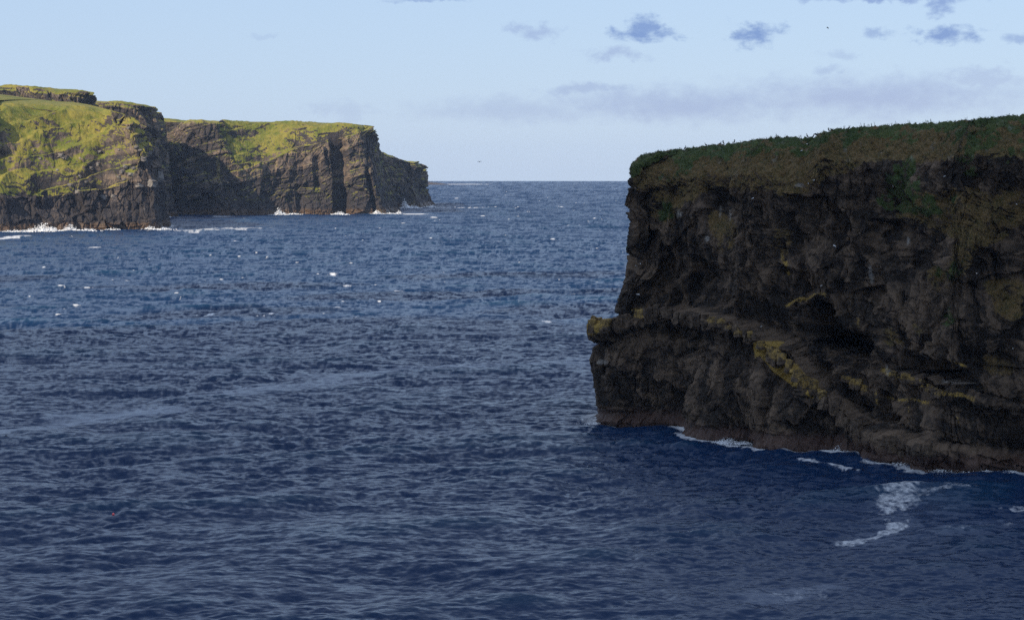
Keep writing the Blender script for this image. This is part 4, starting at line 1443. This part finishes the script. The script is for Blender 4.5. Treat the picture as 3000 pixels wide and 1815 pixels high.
def buoy():
    x, y = water(332, 1513)
    z = sea_height(x, y)
    red = plain('red_plastic', (.92, .13, .13), .35, .08)
    dark = plain('rope', (.05, .05, .06), .8)
    r = thing('buoy', (x, y, z), .3, 'small round red fishing buoy floating alone on the water', 'buoy')
    pr = [(0, 0, -.10), (0, .0, -.08), (0, 0, .02), (0, 0, .14), (0, 0, .26), (0, 0, .34), (0, 0, .39), (0, 0, .40)]
    rad = [.05, .12, .205, .225, .205, .14, .06, .02]
    b = sweep('float', [(0, i * 1e-4, p[2]) for i, p in enumerate(pr)], rad, red, r, 16)
    sweep('eye', [(0, -.03, .38), (0, -.035, .44), (0, 0, .475), (0, .035, .44), (0, .03, .38)], [.016] * 5, dark, r, 6)


buoy()

# two fence posts and a third on the grassy headland's rim
wood = plain('post_wood', (.16, .13, .10), .9)
for x, lab in ((20, 'weathered fence post on the grassy headland above the rock wall'), (136, 'weathered fence post in the middle of the grassy rim'), (256, 'weathered fence post on the turf near the end of the grassy rim')):
    p, nn = pick(HA, x, interp(x, [(0, 292), (256, 306)]), 6)
    V, q = lump(90 + x, 1, .05)
    me = bpy.data.meshes.new('fence_post'); me.from_pydata((V * np.array([.12, .12, 1.0]) + np.array([0, 0, .7])).tolist(), [], q.tolist()); me.materials.append(wood)
    o = bpy.data.objects.new('fence_post', me); COL.objects.link(o); o.location = p
    tag(o, lab, 'post', 'fence posts on the grassy headland')

# ------------------------------------------------------------------ unseen cloud, added to shade the near water and cliff
def shade_cloud():
    alt = 900.0
    off = SUN_DIR * (alt / SUN_DIR.z)
    V, T = [], []
    import bmesh
    rng = random.Random(2)
    bm = bmesh.new()
    for i in range(46):
        u, v = rng.uniform(-1, 1), rng.uniform(-1, 1)
        if u * u + v * v > 1: continue
        s_ = rng.uniform(110, 200)
        g0 = bmesh.ops.create_icosphere(bm, subdivisions=3, radius=1.0)['verts']
        for w in g0:
            w.co = Vector((w.co.x * s_, w.co.y * s_, w.co.z * s_ * .38)) + Vector((u * 640, v * 420, rng.uniform(-15, 25)))
    for i in range(60):
        u, v = rng.uniform(-1.2, 1.2), rng.random() ** 1.4
        s_ = rng.uniform(25, 75) * (1.15 - .7 * v)
        for w in bmesh.ops.create_icosphere(bm, subdivisions=2, radius=1.0)['verts']:
            w.co = Vector((w.co.x * s_ * 1.5, w.co.y * s_, w.co.z * s_ * .4)) + Vector((u * 640, 360 + v * 620, rng.uniform(-15, 25)))
    me = bpy.data.meshes.new('cloud'); bm.to_mesh(me); bm.free()
    co = np.empty(len(me.vertices) * 3, f32); me.vertices.foreach_get('co', co); co = co.reshape(-1, 3)
    n = np.stack([fbm(co[:, 0] / 90, co[:, 1] / 90, co[:, 2] / 90, 3, seed=k) for k in (1, 2, 3)], -1)
    co += n * np.array([40, 40, 22]); me.vertices.foreach_set('co', co.ravel())
    for f in me.polygons: f.use_smooth = True
    me.materials.append(plain('cloud_white', (.8, .8, .82), 1.0, .03, .01))
    o = bpy.data.objects.new('cloud', me); COL.objects.link(o)
    o.location = (40 + off.x, 420 + off.y, alt)
    tag(o, 'broad low cloud added out of view behind the viewpoint to shade the near cliff and water', kind='structure')


shade_cloud()

# ------------------------------------------------------------------ sea haze
def haze():
    x0, x1, y0, y1, za, zb = -15200, 15200, -15200, 15200, -6.0, 215.0
    V = [(x, y, z) for x in (x0, x1) for y in (y0, y1) for z in (za, zb)]
    q = [[0, 1, 3, 2], [4, 6, 7, 5], [0, 4, 5, 1], [2, 3, 7, 6], [0, 2, 6, 4], [1, 5, 7, 3]]
    m = bpy.data.materials.new('haze'); m.use_nodes = True
    m.node_tree.nodes.clear()
    g = G(m.node_tree)
    pv = g.node('ShaderNodeVolumePrincipled')
    pv.inputs['Color'].default_value = (.55, .72, 1.0, 1)
    pv.inputs['Density'].default_value = 1.7e-5
    pv.inputs['Anisotropy'].default_value = 0.0
    out = g.node('ShaderNodeOutputMaterial')
    g.l.new(pv.outputs[0], out.inputs['Volume'])
    o = mesh_obj('haze', np.array(V, float), np.array(q), m, smooth=False)
    tag(o, 'thin blue sea haze', kind='stuff')


haze()
